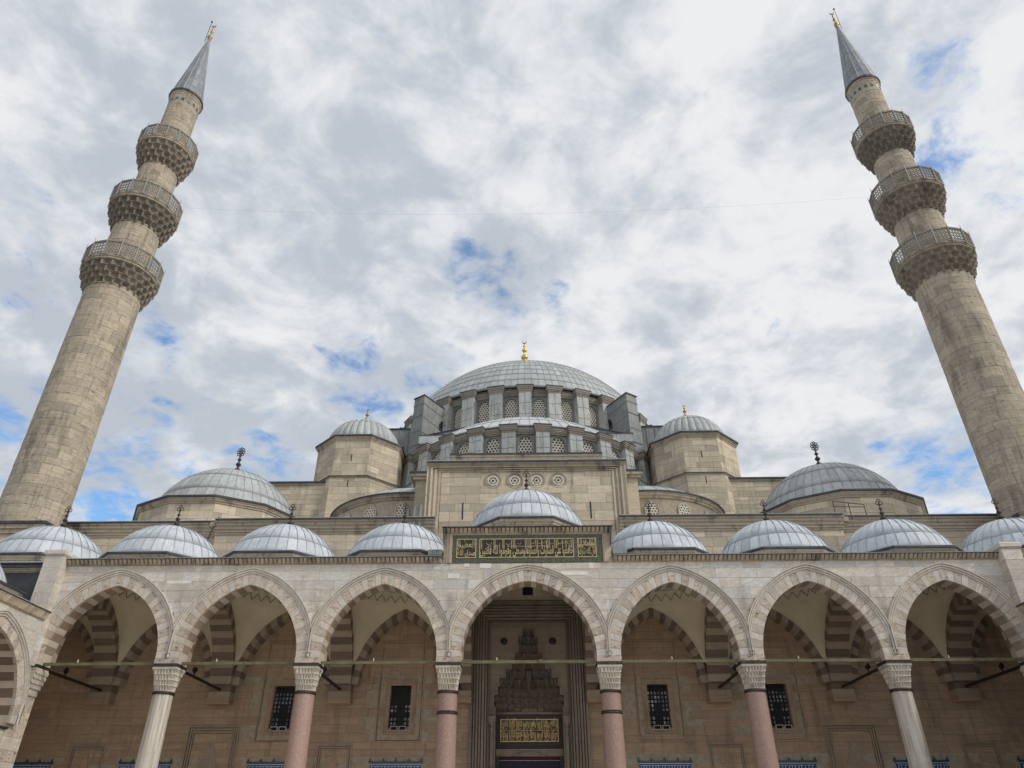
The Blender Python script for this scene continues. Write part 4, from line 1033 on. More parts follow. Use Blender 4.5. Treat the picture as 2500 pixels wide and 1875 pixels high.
# recess body
mb = MB(); mb.loft([[(1.80, YW+.02, z), (1.80, YW+1.1, z), (-1.80, YW+1.1, z), (-1.80, YW+.02, z)] for z in (0, 7.75)], False); mk('recess_wall', mb, 'portal_stone', po)
mk('recess_moulding', MB().box(-1.8, 1.8, YW+1.02, YW+1.1, 7.45, 7.56), 'portal_stone', po)
gp = thing('door_inscription', 'gilt panel of dense two line calligraphy in a black stone surround over the door', 'inscription')
mk('stone_surround', MB().box(-1.79, 1.79, YW+.98, YW+1.06, 5.72, 7.40), 'verd_dark', gp)
mk('gilt_border', frame(-1.57, 1.57, 6.08, 7.20, .04, YW+.93, YW+.99), 'gilt_bright', gp); mk('middle_border', MB().box(-1.54, 1.54, YW+.935, YW+.985, 6.625, 6.655), 'gilt_paint', gp)
random.seed(21)
for row, zb in enumerate((6.13, 6.68)):
    for c in range(8):
        mb = MB(); x = -1.50+c*.378; y = YW+.965
        for q in range(5): stroke(mb, x+.02+.07*q+random.uniform(-.01, .01), zb+random.uniform(.0, .22), random.uniform(.26, .46), .026, 0, y)
        mb.tube([(x+.16+.14*cos(radians(a)), y-.01, zb+.10+.09*sin(radians(a))) for a in range(-180, 1, 30)], .018, 4)
        for q in range(4):
            cx_, cz = x+random.uniform(.06, .3), zb+random.uniform(.14, .42); R = random.uniform(.04, .08); a0 = random.choice((-180, -90, 0))
            mb.tube([(cx_+R*cos(radians(a0+a)), y-.01, cz+R*.7*sin(radians(a0+a))) for a in range(0, 230, 38)], .016, 4)
        mk('script_group', mb, 'gilt_bright', gp)
random.seed(9)
dr = thing('portal_door', 'dark doorway with a black curtain beneath the gilt panel', 'door')
mk('lintel', MB().box(-1.79, 1.79, YW+.70, YW+1.05, 5.36, 5.71), 'portal_stone', dr)
mk('lintel_edge', MB().box(-1.72, 1.72, YW+.67, YW+.72, 5.66, 5.70), 'band_light', dr)
mb = MB(); pts = [(-.95+1.9*i/12, YW+.68, 5.38+.24*sin(pi*i/12)) for i in range(13)]; mb.tube(pts, .03, 5); mk('arch_trim', mb, 'portal_stone', dr)
mk('valance', MB().box(-1.62, 1.62, YW+.80, YW+.84, 5.16, 5.355), 'red_cloth', dr)
mk('curtain', MB().box(-1.62, 1.62, YW+.84, YW+.88, 0, 5.17), 'night_cloth', dr)
mk('rail', MB().tube([(-1.62, YW+.78, 5.17), (1.62, YW+.78, 5.17)], .015, 6), 'white_box', dr)
for s in (-1, 1): mk('jamb', MB().box(*sorted((s*1.62, s*1.79)), YW+.6, YW+1.0, 0, 5.36), 'verd_dark', dr)

# ================================================================== SMALL PORCH DOMES
ordn = {-4: 'leftmost corner', -3: 'second from left', -2: 'third from left', -1: 'nearest left of the taller middle dome', 1: 'nearest right of the taller middle dome', 2: 'third from right', 3: 'second from right', 4: 'rightmost corner'}
for k, x in ((-4, -26.43), (-3, -19.93), (-2, -13.43), (-1, -6.93), (1, 6.93), (2, 13.43), (3, 19.93), (4, 26.43)):
    dm = thing('porch_dome', 'small lead porch dome, %s in the front row' % ordn[k], 'dome', group='small porch domes')
    random.seed(50+k)
    lead_dome(dm, x, 38.8, 13.45, 3.12, 14.2, 36, [0, .24, 1.0], 'lead', 'seam')
    mb = MB(); mb.loft([[(a, b, z) for a, b in irr_oct(x, 38.8, 2.95, 1.42, o)] for o, z in ((0, 13.45), (0, 13.66), (.05, 13.68), (.05, 13.76), (.13, 13.78), (.13, 13.86), (.19, 13.88), (.22, 14.0))]); mk('stone_drum', mb, 'cornice', dm)
    mb = MB(); mb.loft([[(a, b, z) for a, b in irr_oct(x, 38.8, 2.95, 1.42, o)] for o, z in ((.22, 14.0), (.30, 14.01), (.30, 14.11))], True); mk('lead_drip', mb, 'lead_edge', dm)
    mb = MB(); mb.loft([[(a, b, z) for a, b in irr_oct(x, 38.8, 2.95, 1.42, o)] for o, z in ((.31, 14.11), (.31, 14.135), (-.2, 14.24))], True); mk('lead_eave', mb, 'lead_mid', dm)
    finial(x, 38.8, 16.52, 1.55, 'trefoil', 'bronze', 'dark bronze finial on the porch dome %s' % ordn[k], 'bronze porch finials', rz=random.uniform(-.5, .5))
dm = thing('middle_porch_dome', 'taller middle lead dome of the porch above the inscription', 'dome')
lead_dome(dm, 0, 38.8, 15.07, 3.38, 15.88, 38, [0, .22, .78, 1.0], 'lead', 'seam')
mb = MB(); mb.loft([[(a, b, z) for a, b in irr_oct(0, 38.8, 3.05, 1.28, o)] for o, z in ((0, 14.95), (0, 15.30), (.05, 15.33), (.05, 15.42), (.13, 15.45), (.13, 15.54), (.2, 15.56), (.24, 15.70))]); mk('stone_drum', mb, 'cornice', dm)
mb = MB(); mb.loft([[(a, b, z) for a, b in irr_oct(0, 38.8, 3.05, 1.28, o)] for o, z in ((.24, 15.70), (.31, 15.71), (.31, 15.80))]); mk('lead_drip', mb, 'lead_edge', dm)
mb = MB(); mb.loft([[(a, b, z) for a, b in irr_oct(0, 38.8, 3.05, 1.28, o)] for o, z in ((.32, 15.80), (.32, 15.83), (-.2, 15.93))]); mk('lead_eave', mb, 'lead_mid', dm)
finial(0, 38.8, 18.40, 1.65, 'trefoil', 'bronze', 'dark bronze finial on the taller middle porch dome')
mk('lead_roof', MB().box(-4.1, 4.1, D0+.3, YW, 14.8, 14.87), 'lead_mid', rb)
mb = MB()
for s in (-1, 1): mb.box(*sorted((s*4.2, s*4.9)), D0-.1, 37.0, 13.52, 13.78)
mk('roof_upstand', mb, 'lead_old', rb)
# lead roof skin of the porch
rf = thing('porch_roof', 'flat lead roof between the small porch domes', 'roof')
for s in (-1, 1):
    mk('lead_sheet', MB().add([(s*4.1, D0-.25, 13.40), (s*22.75, D0-.25, 13.40), (s*22.75, YW, 13.62), (s*4.1, YW, 13.62)], [(0, 1, 2, 3)], .5), 'lead_mid', rf)
    mk('corner_sheet', MB().box(*sorted((s*22.75, s*30.5)), 35.0, YW, 12.9, 13.02), 'lead_mid', rf)
msh = {}
def rep(key, par, name, build, mat, loc, rz, **kw):
    if key not in msh: o = mk(name, build(), mat, par, loc=loc, rz=rz, **kw); msh[key] = o.data; return o
    return link(name, msh[key], par, loc=loc, rz=rz)
# ================================================================== UPPER FRONT WALL
uw = thing('upper_front_wall', 'long stone wall with heavy cornice rising behind the porch domes', 'wall')
mk('wall_core', MB().box(-30, -6.0, YW+.03, YW+2, 13.3, 18.2).box(6.0, 30, YW+.03, YW+2, 13.3, 18.2), 'mortar', uw)
for s in (-1, 1):
    for a, b, dy in ((5.6, 19.0, -.33), (19.0, 30.0, 0)):
        aa, bb = sorted((s*a, s*b))
        if dy: mk('projection_core', MB().box(aa, bb, YW+dy+.03, YW+.2, 13.3, 18.15), 'mortar', uw)
        ashlar(uw, flat_y(YW+dy), aa, bb, 13.5, 17.36, .50, 1.3, 'limestone', None, 72)
        mb = MB(); y = YW+dy
        prof = [(0, 17.36), (-.06, 17.37), (-.06, 17.47), (-.12, 17.51), (-.12, 17.61), (-.20, 17.69), (-.20, 17.79), (-.30, 17.91), (-.30, 18.01), (-.38, 18.07), (-.38, 18.17)]
        e = .05 if dy else 0
        rings = [[(x, y+q[0], q[1]) for q in prof] for x in (aa-(e if s < 0 or not dy else 0), bb+(e if s > 0 or not dy else 0))]
        mb.loft(rings, False); mk('cornice', mb, 'cornice', uw)
        mk('lead_drip', MB().box(aa-.02, bb+.02, y-.44, y+1, 18.17, 18.255), 'lead_edge', uw)
        mk('lead_strip', MB().box(aa-.02, bb+.02, y-.45, y+1, 18.255, 18.29), 'lead_mid', uw)
        for xe in (aa, bb): mk('cornice_end', MB().prism_y([(0, 0)]*3, 0, 0) if False else MB().box(xe-.02, xe+.02, y-.30, y+.5, 17.9, 18.16).box(xe-.02, xe+.02, y-.1, y+.5, 17.4, 17.9), 'cornice', uw)
    x = s*19.0; mk('cornice_return', MB().box(*sorted((x, x+s*.42)), YW-.45, YW+.02, 17.88, 18.165), 'cornice', uw)
    # small stepped drain openings
    mb = MB(); x = s*21.5 if False else s*23.3
    for dx, z0, z1 in ((.09, 15.95, 16.35), (.28, 15.75, 15.95), (.28, 15.62, 15.75)): mb.box(x-dx, x+dx, YW-.03, YW+.05, z0, z1)
    mk('stepped_opening', mb, 'hole', uw)
    mk('slit', MB().box(*sorted((s*9.35, s*9.39)), YW-.40, YW-.3, 16.3, 17.1), 'hole', uw)
mk('roof_behind', MB().box(-30, 30, YW+1, 75, 18.1, 18.25), 'lead_mid', uw)

# ================================================================== MIDDLE BLOCK
bl = thing('middle_block', 'tall stone block with moulded frame and four round windows behind the middle dome', 'wall block')
YB = YW-.05
mk('core', MB().box(-5.45, 5.45, YB+.06, 47.3, 13.3, 22.0).box(-6.2, 6.2, YB+.12, 47.3, 18.3, 22.0), 'limestone', bl)
RW = [-2.11, -.73, .65, 2.03]
def bskip(a, b, c, d): return any(b > x-.30 and a < x+.30 and d > 20.62 and c < 21.20 for x in RW)
ashlar(bl, flat_y(YB), -5.42, 5.42, 13.5, 21.55, .58, 1.35, 'limestone', bskip, 300)
mb = MB()
for k, (o, d) in enumerate(((0, .06), (.14, .02), (.26, .12), (.40, .05), (.52, .20), (.68, .10), (.80, .16))):
    w2 = .14 if k < 6 else .1
    for s in (-1, 1): mk('frame_moulding', MB().box(*sorted((s*(5.44+o), s*(5.44+o+w2-.01))), YB-d, YB+.3, 18.35 if o > .1 else 13.5, 21.56+o*.45), 'limestone', bl)
    mk('frame_moulding', MB().box(-(5.44+o+w2-.01), 5.44+o+w2-.01, YB-d-.003, YB+.3, 21.56+o*.45, 21.56+o*.45+w2*.5), 'cornice', bl)
mk('cornice', MB().loft([[(x, YB+q, z) for q, z in ((0, 21.85), (-.16, 21.88), (-.22, 21.95), (-.34, 22.0), (-.34, 22.06))] for x in (-6.30, 6.36)], False), 'cornice', bl)
mk('lead_drip', MB().box(-6.33, 6.38, YB-.40, 47.3, 22.06, 22.17), 'lead_edge', bl); mk('lead_strip', MB().box(-6.34, 6.39, YB-.41, 47.3, 22.17, 22.21), 'lead_mid', bl)
for s in (-1, 1):      # side flare below the frame and outer shoulder
    for k in range(7): mk('base_moulding', MB().box(*sorted((s*(5.44+.11*k), s*(5.55+.11*k))), YB-.05-.05*(k % 3), YB+.4, 17.62+.12*k, 18.45), 'limestone', bl)
    mk('shoulder', MB().box(*sorted((s*6.25, s*7.35)), 44.2, 47.5, 18.3, 21.9), 'limestone', bl)
    mb = MB(); mb.box(*sorted((s*6.2, s*7.55)), 44.0, 47.5, 21.9, 22.1); mb.box(*sorted((s*6.2, s*7.68)), 43.9, 47.5, 22.1, 22.3); mk('shoulder_cornice', mb, 'cornice', bl)
    mk('shoulder_lead', MB().box(*sorted((s*6.2, s*7.74)), 43.84, 47.5, 22.3, 22.42), 'lead_edge', bl)
    mk('slit', MB().box(s*3.97-.035, s*3.97+.035, YB-.035, YB, 18.35, 19.45), 'hole', bl)
mk('upper_step', MB().box(-4.95, 4.95, 44.0, 47.3, 22.5, 23.35), 'limestone', bl); mb = MB(); mb.box(-5.0, 5.0, 43.9, 47.3, 23.25, 23.42); mb.box(-5.08, 5.08, 43.8, 47.3, 23.42, 23.55); mk('upper_cornice', mb, 'cornice', bl); mk('upper_lead', MB().box(-5.12, 5.12, 43.75, 47.3, 23.55, 23.66), 'lead_edge', bl)
for i, x in enumerate(RW):
    wn = thing('round_window', 'round star window in the middle block, %s of four from the left' % ['first', 'second', 'third', 'fourth'][i], 'window', (x, YB, 20.91), 'round star windows of the middle block')
    n = 32
    def disc(r0, r1, y0, y1, n=32): return MB().loft([[(r*cos(2*pi*k/n), y, r*sin(2*pi*k/n)) for k in range(n)] for r, y in ((r1, y1), (r1, y0), (r0, y0), (r0, y1))], True)
    mk('groove', disc(.485, .525, -.016, .05), 'cornice_grey', wn); mk('rim', disc(.26, .335, -.05, .1), 'grille', wn)
    mk('back', MB().add([(.27*cos(2*pi*k/n), .05, .27*sin(2*pi*k/n)) for k in range(n)], [tuple(range(n))]), 'grille_hole', wn)
    mb = MB()
    for k in range(6):
        a, b = radians(60*k+30), radians(60*k+150); mb.tube([(.25*cos(a), 0, .25*sin(a)), (.25*cos(b), 0, .25*sin(b))], .022, 4)
    v_, f_, = disc(.085, .14, -.03, .03, 16).v, disc(.085, .14, -.03, .03, 16).f; mb.add(v_, f_); mk('star_tracery', mb, 'grille', wn)
dp = thing('downpipe', 'old lead downpipe beside the lower left edge of the middle block', 'pipe')
mk('pipe', MB().tube([(-6.55, YW-.55, 17.2), (-6.55, YW-.55, 19.1)], .13, 8).tube([(-6.9, YW-.55, 17.4), (-6.9, YW-.55, 19.0)], .12, 8), 'lead_old', dp)

# ================================================================== EXEDRAE
EX = []
for s in (-1, 1):
    word = 'left' if s < 0 else 'right'; ex = thing('low_half_dome', 'low curved stone drum with small windows and half dome, %s of the middle block' % word, 'half dome')
    cx, cy, R = s*8.3, 51.2, 5.9
    f = lambda u, v, n, cx=cx, cy=cy, R=R: (cx+(R+n)*sin(u/R), cy-(R+n)*cos(u/R), v)
    angs = [radians(a) for a in (-66, -44, -22, 0, 22, 44, 66)]
    hw = .42
    def sk(a, b, c, d): return any(b > q*R-hw-.1 and a < q*R+hw+.1 and d > 19.55 and c < 20.75 for q in angs)
    mk('drum_core', MB().loft([[(cx+(R-.02)*sin(a), cy-(R-.02)*cos(a), z) for a in [radians(-95+190*k/48) for k in range(49)]] for z in (18.2, 21.3)], False), 'mortar', ex)
    ashlar(ex, f, -R*1.6, R*1.6, 18.3, 20.95, .40, 1.0, 'limestone', sk, 90, ku=.5)
    mb = MB(); mb.loft([[(cx+(R+o)*sin(a), cy-(R+o)*cos(a), z) for a in [radians(-95+190*k/48) for k in range(49)]] for o, z in ((0, 20.95), (.08, 20.98), (.08, 21.08), (.2, 21.14), (.2, 21.24), (.28, 21.28), (.28, 21.32))], False); mk('cornice', mb, 'cornice', ex)
    mk('lead_edge', MB().loft([[(cx+(R+o)*sin(a), cy-(R+o)*cos(a), z) for a in [radians(-95+190*k/48) for k in range(49)]] for o, z in ((.28, 21.32), (.34, 21.33), (.34, 21.42), (0, 21.5))], False), 'lead_edge', ex)
    L_ = lattice(.78, 1.05, .12, .04)
    for q in angs:
        wr = rep('xr', ex, 'window', lambda: arch_rim(MB(), .78, 0, 1.05, .09, .0, -.06), 'limestone', f(q*R, 19.6, .02), q)
        rep('xg', wr, 'glass', lambda: glass_plate(.80, 0, 1.06, .014), 'grille_hole', (0, 0, 0), 0)
        rep('xl', wr, 'lattice', lambda: MB().add([(x, y-.03, z) for x, y, z in L_.v], L_.f, .5), 'grille', (0, 0, 0), 0)
    lead_dome(ex, cx, cy, 14.3, 9.3, 21.5, 40, [0, .4, 1], 'lead_mid', 'seam_old', a0=-pi*1.02, a1=.02*pi, maxp=60)

# ================================================================== CORNER DOMES
for s in (-1, 1):
    word = 'left' if s < 0 else 'right'; cd = thing('corner_dome', 'large lead corner dome on a low many sided stone drum, %s side' % word, 'dome', group='large corner domes')
    cx, cy, ap = s*21.4, 48.5, 5.55
    P = poly_pts(cx, cy, ap, 12)
    mb = MB(); poly_loft(mb, cx, cy, [(ap-.03, 18), (ap-.03, 20.1)], 12); mk('drum_core', mb, 'mortar', cd)
    for j in range(12):
        a, b = Vector(P[j]), Vector(P[(j+1) % 12]); mid = (a+b)/2
        if mid.y > cy+1.5: continue
        d = (b-a).normalized(); nn = Vector((d.y, -d.x)); L = (b-a).length
        ashlar(cd, lambda u, v, n, a=a, d=d, nn=nn: (a.x+d.x*u+nn.x*n, a.y+d.y*u+nn.y*n, v), 0, L, 18.3, 19.87, .5, 1.2, 'limestone', None, 40)
    mb = MB(); poly_loft(mb, cx, cy, [(ap+.02, 19.87), (ap+.07, 19.89), (ap+.07, 19.97), (ap+.16, 20.03), (ap+.16, 20.10), (ap+.22, 20.14), (ap+.22, 20.22)], 12); mk('cornice', mb, 'cornice', cd)
    mb = MB(); poly_loft(mb, cx, cy, [(ap+.22, 20.22), (ap+.30, 20.23), (ap+.30, 20.34)], 12); mk('lead_drip', mb, 'lead_edge', cd)
    mb = MB(); poly_loft(mb, cx, cy, [(ap+.31, 20.34), (ap+.31, 20.37), (ap-.9, 20.6)], 12); mk('lead_eave', mb, 'lead_mid', cd)
    random.seed(70+s)
    lead_dome(cd, cx, cy, 19.33, 5.08, 20.45, 50, [0, .16, .42, .7, 1.0], 'lead_mid', 'seam_old')
    finial(cx, cy, 24.35, 2.35, 'openwork', 'bronze', 'tall dark openwork finial on the large %s corner dome' % word)
    # aisle wall
    aw = thing('aisle_wall', 'plain stone wall between the %s octagonal turret and the corner dome' % word, 'wall')
    x0, x1 = sorted((s*14, s*22.6)); mk('core', MB().box(x0, x1, 53.03, 54, 18, 25.8), 'mortar', aw); ashlar(aw, flat_y(53.0), x0, x1, 19, 25.6, .42, 1.1, 'limestone', None, 150)
    mb = MB(); mb.box(x0, x1, 52.9, 54, 25.6, 25.75); mk('cornice', mb, 'cornice', aw); mk('lead_edge', MB().box(x0, x1, 52.8, 54.2, 25.75, 25.88), 'lead_edge', aw)

# ================================================================== OCTAGONAL TURRETS
for s in (-1, 1):
    word = 'left' if s < 0 else 'right'; tu = thing('octagonal_turret', 'octagonal stone weight turret with ribbed lead dome, %s of the main dome' % word, 'turret', group='octagonal weight turrets')
    cx, cy, ap = s*14.1, 56.0, 3.42
    for (za, zb, app, mx) in ((18.2, 26.0, ap+.14, 22), (26.15, 29.35, ap, 40)):
        mb = MB(); poly_loft(mb, cx, cy, [(app-.03, za), (app-.03, zb)], 8); mk('core', mb, 'mortar', tu)
        P = poly_pts(cx, cy, app, 8)
        for j in range(8):
            a, b = Vector(P[j]), Vector(P[(j+1) % 8])
            if ((a+b)/2).y > cy+1: continue
            d = (b-a).normalized(); nn = Vector((d.y, -d.x))
            ashlar(tu, lambda u, v, n, a=a, d=d, nn=nn: (a.x+d.x*u+nn.x*n, a.y+d.y*u+nn.y*n, v), 0, (b-a).length, za, zb, .52, 1.15, 'limestone', None, mx, prefer=lambda c: -c[2])
    mb = MB(); poly_loft(mb, cx, cy, [(ap+.16, 25.98), (ap+.22, 26.0), (ap+.22, 26.08), (ap+.12, 26.12), (ap+.12, 26.18), (ap, 26.22)], 8); mk('string_course', mb, 'cornice', tu)
    mb = MB(); poly_loft(mb, cx, cy, [(ap+.28, 26.08), (ap+.28, 26.13), (ap+.1, 26.18)], 8); mk('string_lead', mb, 'lead_edge', tu)
    mb = MB(); poly_loft(mb, cx, cy, [(ap+.01, 29.30), (ap+.06, 29.34), (ap+.06, 29.42), (ap+.14, 29.50), (ap+.14, 29.56), (ap+.2, 29.6), (ap+.2, 29.68)], 8); mk('cornice', mb, 'cornice', tu)
    mb = MB(); poly_loft(mb, cx, cy, [(ap+.2, 29.68), (ap+.28, 29.69), (ap+.28, 29.80)], 8); mk('lead_drip', mb, 'lead_edge', tu)
    mb = MB(); poly_loft(mb, cx, cy, [(ap+.29, 29.80), (ap+.29, 29.83), (ap-.5, 29.95)], 8); mk('lead_eave', mb, 'lead_mid', tu)
    mk('slit', MB().box(cx-.03, cx+.03, cy-ap-.03, cy-ap, 27.5, 28.1), 'hole', tu); mk('slit', MB().box(cx-.03, cx+.03, cy-ap-.17, cy-ap-.1, 25.2, 25.8), 'hole', tu)
    lead_dome(tu, cx, cy, 29.78, 3.05, 29.98, 32, [0, .42, .75, 1.0], 'lead_mid', 'seam_old', flute=.14, wide=.015, tall=.02)
    finial(cx, cy, 32.9, 1.6, 'gold', 'gold_dull', 'small gilt crescent finial on the %s octagonal turret' % word)

# ================================================================== SEMI DOME
sd = thing('front_half_dome', 'broad pale half dome with ring of lattice windows under the main dome', 'half dome')
CXs, CYs, RW_, RB = 0.0, 62.7, 11.55, 12.0
pit = radians(13.0)
wz0, wh, ww = 26.75, 2.1, 1.08
def at_(R, a, z): return (CXs+R*sin(a), CYs-R*cos(a), z)
ztop = 26.75
def but_mesh(w, dep, z0, z1, batter=.0):
    mb = MB(); mb.loft([[(-w/2, -dep-batter*(z1-z), z), (w/2, -dep-batter*(z1-z), z), (w/2, .1, z), (-w/2, .1, z)] for z in (z0, z1)], True, False, True)
    return mb
def but_seams(w, dep, z0, z1, batter=0.0, step=.95):
    mb = MB(); mb.tube([(0, -dep-batter*(z1-z0)-.01, z0), (0, -dep-.01, z1)], .022, 4); z = z0+.4
    while z < z1:
        y = -dep-batter*(z1-z)-.008; mb.tube([(-w/2, y, z), (0, y, z)], .016, 4); mb.tube([(0, y, z+.06), (w/2, y, z+.06)], .016, 4); z += step
    return mb
def corn_block(w, dep, z0, h):
    mb = MB()
    for o, a, b in ((.03, 0, .22), (.08, .22, .42), (.13, .42, .66), (.17, .66, .90)): mb.box(-w/2-o, w/2+o, -dep-o, .3, z0+h*a, z0+h*b)
    return mb
def corn_lead(w, dep, z0, h): return MB().box(-w/2-.21, w/2+.21, -dep-.21, .35, z0+h*.90, z0+h)
for k in range(-8, 9):
    a = k*pit; la = at_(RW_, a, 0)
    if abs(k) <= 7:
        rep('sp', sd, 'wall_panel', lambda: arched_panel(2.66, 26.2, 29.0, ww, wz0, wh, .32), 'lead_old', la, a)
        wr = rep('sr', sd, 'window', lambda: arch_rim(MB(), ww, wz0, wh, .12, .02, -.05), 'lead_old', la, a)
        rep('sg', wr, 'glass', lambda: glass_plate(ww, wz0, wh, .24), 'grille_hole', (0, 0, 0), 0)
        rep('sl', wr, 'lattice', lambda: MB().add([(x, y+.14, z+wz0) for x, y, z in lattice(ww, wh, .155, .05).v], lattice(ww, wh, .155, .05).f, .5), 'grille', (0, 0, 0), 0)
        rep('sc', sd, 'cornice', lambda: corn_block(2.70, .12, 28.97, .58), 'cornice_grey', la, a); rep('scl', sd, 'cornice_lead', lambda: corn_lead(2.6, .10, 28.97, .58), 'lead_edge', la, a)
    a = (k+.5)*pit; lb = at_(RW_, a, 0)
    if -8 <= k <= 7:
        rep('sb', sd, 'buttress', lambda: but_mesh(1.08, .50, 26.2, 29.05, .04), 'lead_pier', lb, a)
        rep('sbs', sd, 'buttress_seam', lambda: but_seams(1.08, .50, 26.2, 29.05, .04), 'seam_old', lb, a)
        rep('sbc', sd, 'buttress_cornice', lambda: corn_block(1.08, .50, 29.0, .66), 'cornice_grey', lb, a); rep('sbl', sd, 'buttress_lead', lambda: corn_lead(1.08, .50, 29.0, .66), 'lead_edge', lb, a)
# skirt
mb = MB(); mb.loft([[(CXs+R*sin(a), CYs-R*cos(a), z) for a in [radians(-92+184*k/60) for k in range(61)]] for R, z in ((11.5, 26.75), (12.2, 26.6), (12.8, 24.6), (13.6, 20.5), (13.7, 18.2))], False); mk('lead_skirt', mb, 'lead_mid', sd)
mb = MB()
for k in range(-30, 31):
    a = radians(3*k); mb.tube([(CXs+R*sin(a), CYs-R*cos(a), z) for R, z in ((11.85, 26.7), (12.22, 26.62), (12.82, 24.6), (13.62, 20.5))], .03, 4)
mb.tube([(CXs+12.23*sin(a), CYs-12.23*cos(a), 26.64) for a in [radians(-92+184*k/60) for k in range(61)]], .05, 4)
mk('skirt_seam', mb, 'seam_old', sd)
lead_dome(sd, CXs, CYs, 18.6, 16.15, 29.75, 84, [0, .17, .34, .52, .75, 1], 'lead_pale', 'seam_old', a0=-pi*.99, a1=-.01*pi, maxp=160, wide=.02, tall=.035)

# great arch wall with stepped lead gable behind the half dome
ga = thing('great_arch_wall', 'lead covered gable wall behind the front half dome', 'wall')
poly = [(-9.3, 29.9), (9.3, 29.9), (9.3, 31.25), (8.1, 31.55), (3.4, 32.6), (0, 33.0), (-3.4, 32.6), (-8.1, 31.55), (-9.3, 31.25)]
mk('wall', MB().prism_y(poly, 55.7, 56.3), 'lead_old', ga)
mb = MB()
for (x0, z0), (x1, z1) in zip(poly[2:], poly[3:]): mb.tube([(x0, 55.65, z0), (x1, 55.65, z1)], .06, 5)
mk('edge_roll', mb, 'lead_edge', ga)
mb = MB()
for k in range(-11, 12): mb.tube([(k*.75, 55.68, 29.9), (k*.75, 55.68, 33.0-abs(k*.75)*.20)], .025, 4)
mk('wall_seam', mb, 'seam_old', ga)

for s in (-1, 1):
    mk('low_step', MB().box(*sorted((s*6.9, s*9.15)), 55.0, 55.7, 30.3, 31.05), 'lead_pier', ga); mk('step_edge', MB().box(*sorted((s*6.85, s*9.2)), 54.95, 55.7, 31.05, 31.12), 'lead_edge', ga)
# ================================================================== MAIN DOME
md = thing('main_dome', 'huge grey main dome on a windowed drum crowning the mosque', 'dome')
CYm, RWm = 70.2, 13.05
wz0m, whm, wwm = 32.2, 3.75, 1.10
for k in range(32):
    a = radians(11.25)*(k+.5)-pi; la = (RWm*sin(a), CYm-RWm*cos(a), 0)
    if abs(a) < radians(100):
        rep('mp', md, 'wall_panel', lambda: arched_panel(2.62, 30.0, 36.3, wwm, wz0m, whm, .34), 'lead_old', la, a)
        wr = rep('mr', md, 'window', lambda: arch_rim(MB(), wwm, wz0m, whm, .12, .02, -.05), 'lead_old', la, a)
        rep('mg', wr, 'glass', lambda: glass_plate(wwm, wz0m, whm, .26), 'grille_hole', (0, 0, 0), 0)
        rep('ml', wr, 'lattice', lambda: MB().add([(x, y+.14, z+wz0m) for x, y, z in lattice(wwm, whm, .145, .05).v], lattice(wwm, whm, .145, .05).f, .5), 'grille', (0, 0, 0), 0)
        rep('mc', md, 'cornice', lambda: corn_block(2.6, .14, 36.15, .60), 'cornice_grey', la, a); rep('mcl', md, 'cornice_lead', lambda: corn_lead(2.5, .12, 36.15, .60), 'lead_edge', la, a)
    a = radians(11.25)*k-pi; lb = (RWm*sin(a), CYm-RWm*cos(a), 0)
    if abs(a) < radians(100):
        rep('mb', md, 'buttress', lambda: but_mesh(1.14, .78, 30.0, 36.3, .04), 'lead_pier', lb, a)
        rep('mbs', md, 'buttress_seam', lambda: but_seams(1.18, .78, 30.0, 36.3, .04, 1.15), 'seam_old', lb, a)
        rep('mbc', md, 'buttress_cornice', lambda: corn_block(1.18, .78, 36.2, .72), 'cornice_grey', lb, a); rep('mbl', md, 'buttress_lead', lambda: corn_lead(1.18, .78, 36.2, .72), 'lead_edge', lb, a)
        rep('mdb', md, 'lead_box', lambda: MB().loft([[(-.48, -.15, z), (.48, -.15, z), (.48, 1.2, z+.0), (-.48, 1.2, z)] for z in (36.9, 37.55)], True, False, True), 'lead_mid', lb, a)
mk('drum_core', MB().lathe([(RWm-.45, 29), (RWm-.45, 36.9)], 48, (0, CYm)), 'lead_edge', md)
mk('dome_eave', MB().lathe([(RWm+.1, 36.74), (RWm+.3, 36.78), (RWm+.05, 37.1), (RWm-.3, 37.3)], 96, (0, CYm)), 'lead_mid', md)
lead_dome(md, 0, CYm, 31.0, 14.9, 36.95, 132, [0, .07, .14, .21, .285, .36, .435, .51, .59, .68, .78, .89, 1.0], 'lead_mid', 'seam_old', maxp=300, wide=.018, tall=.04)
ff = finial(0, CYm, 48.75, 3.1, 'crescent', 'gold', 'large gilt crescent finial at the top of the main dome'); mk('foot', MB().lathe([(.5, -2.95), (.42, -2.3), (.22, -1.8), (.30, -1.2), (.34, -.8), (.2, -.3), (.1, 0)], 16), 'gold', ff, smooth=True)

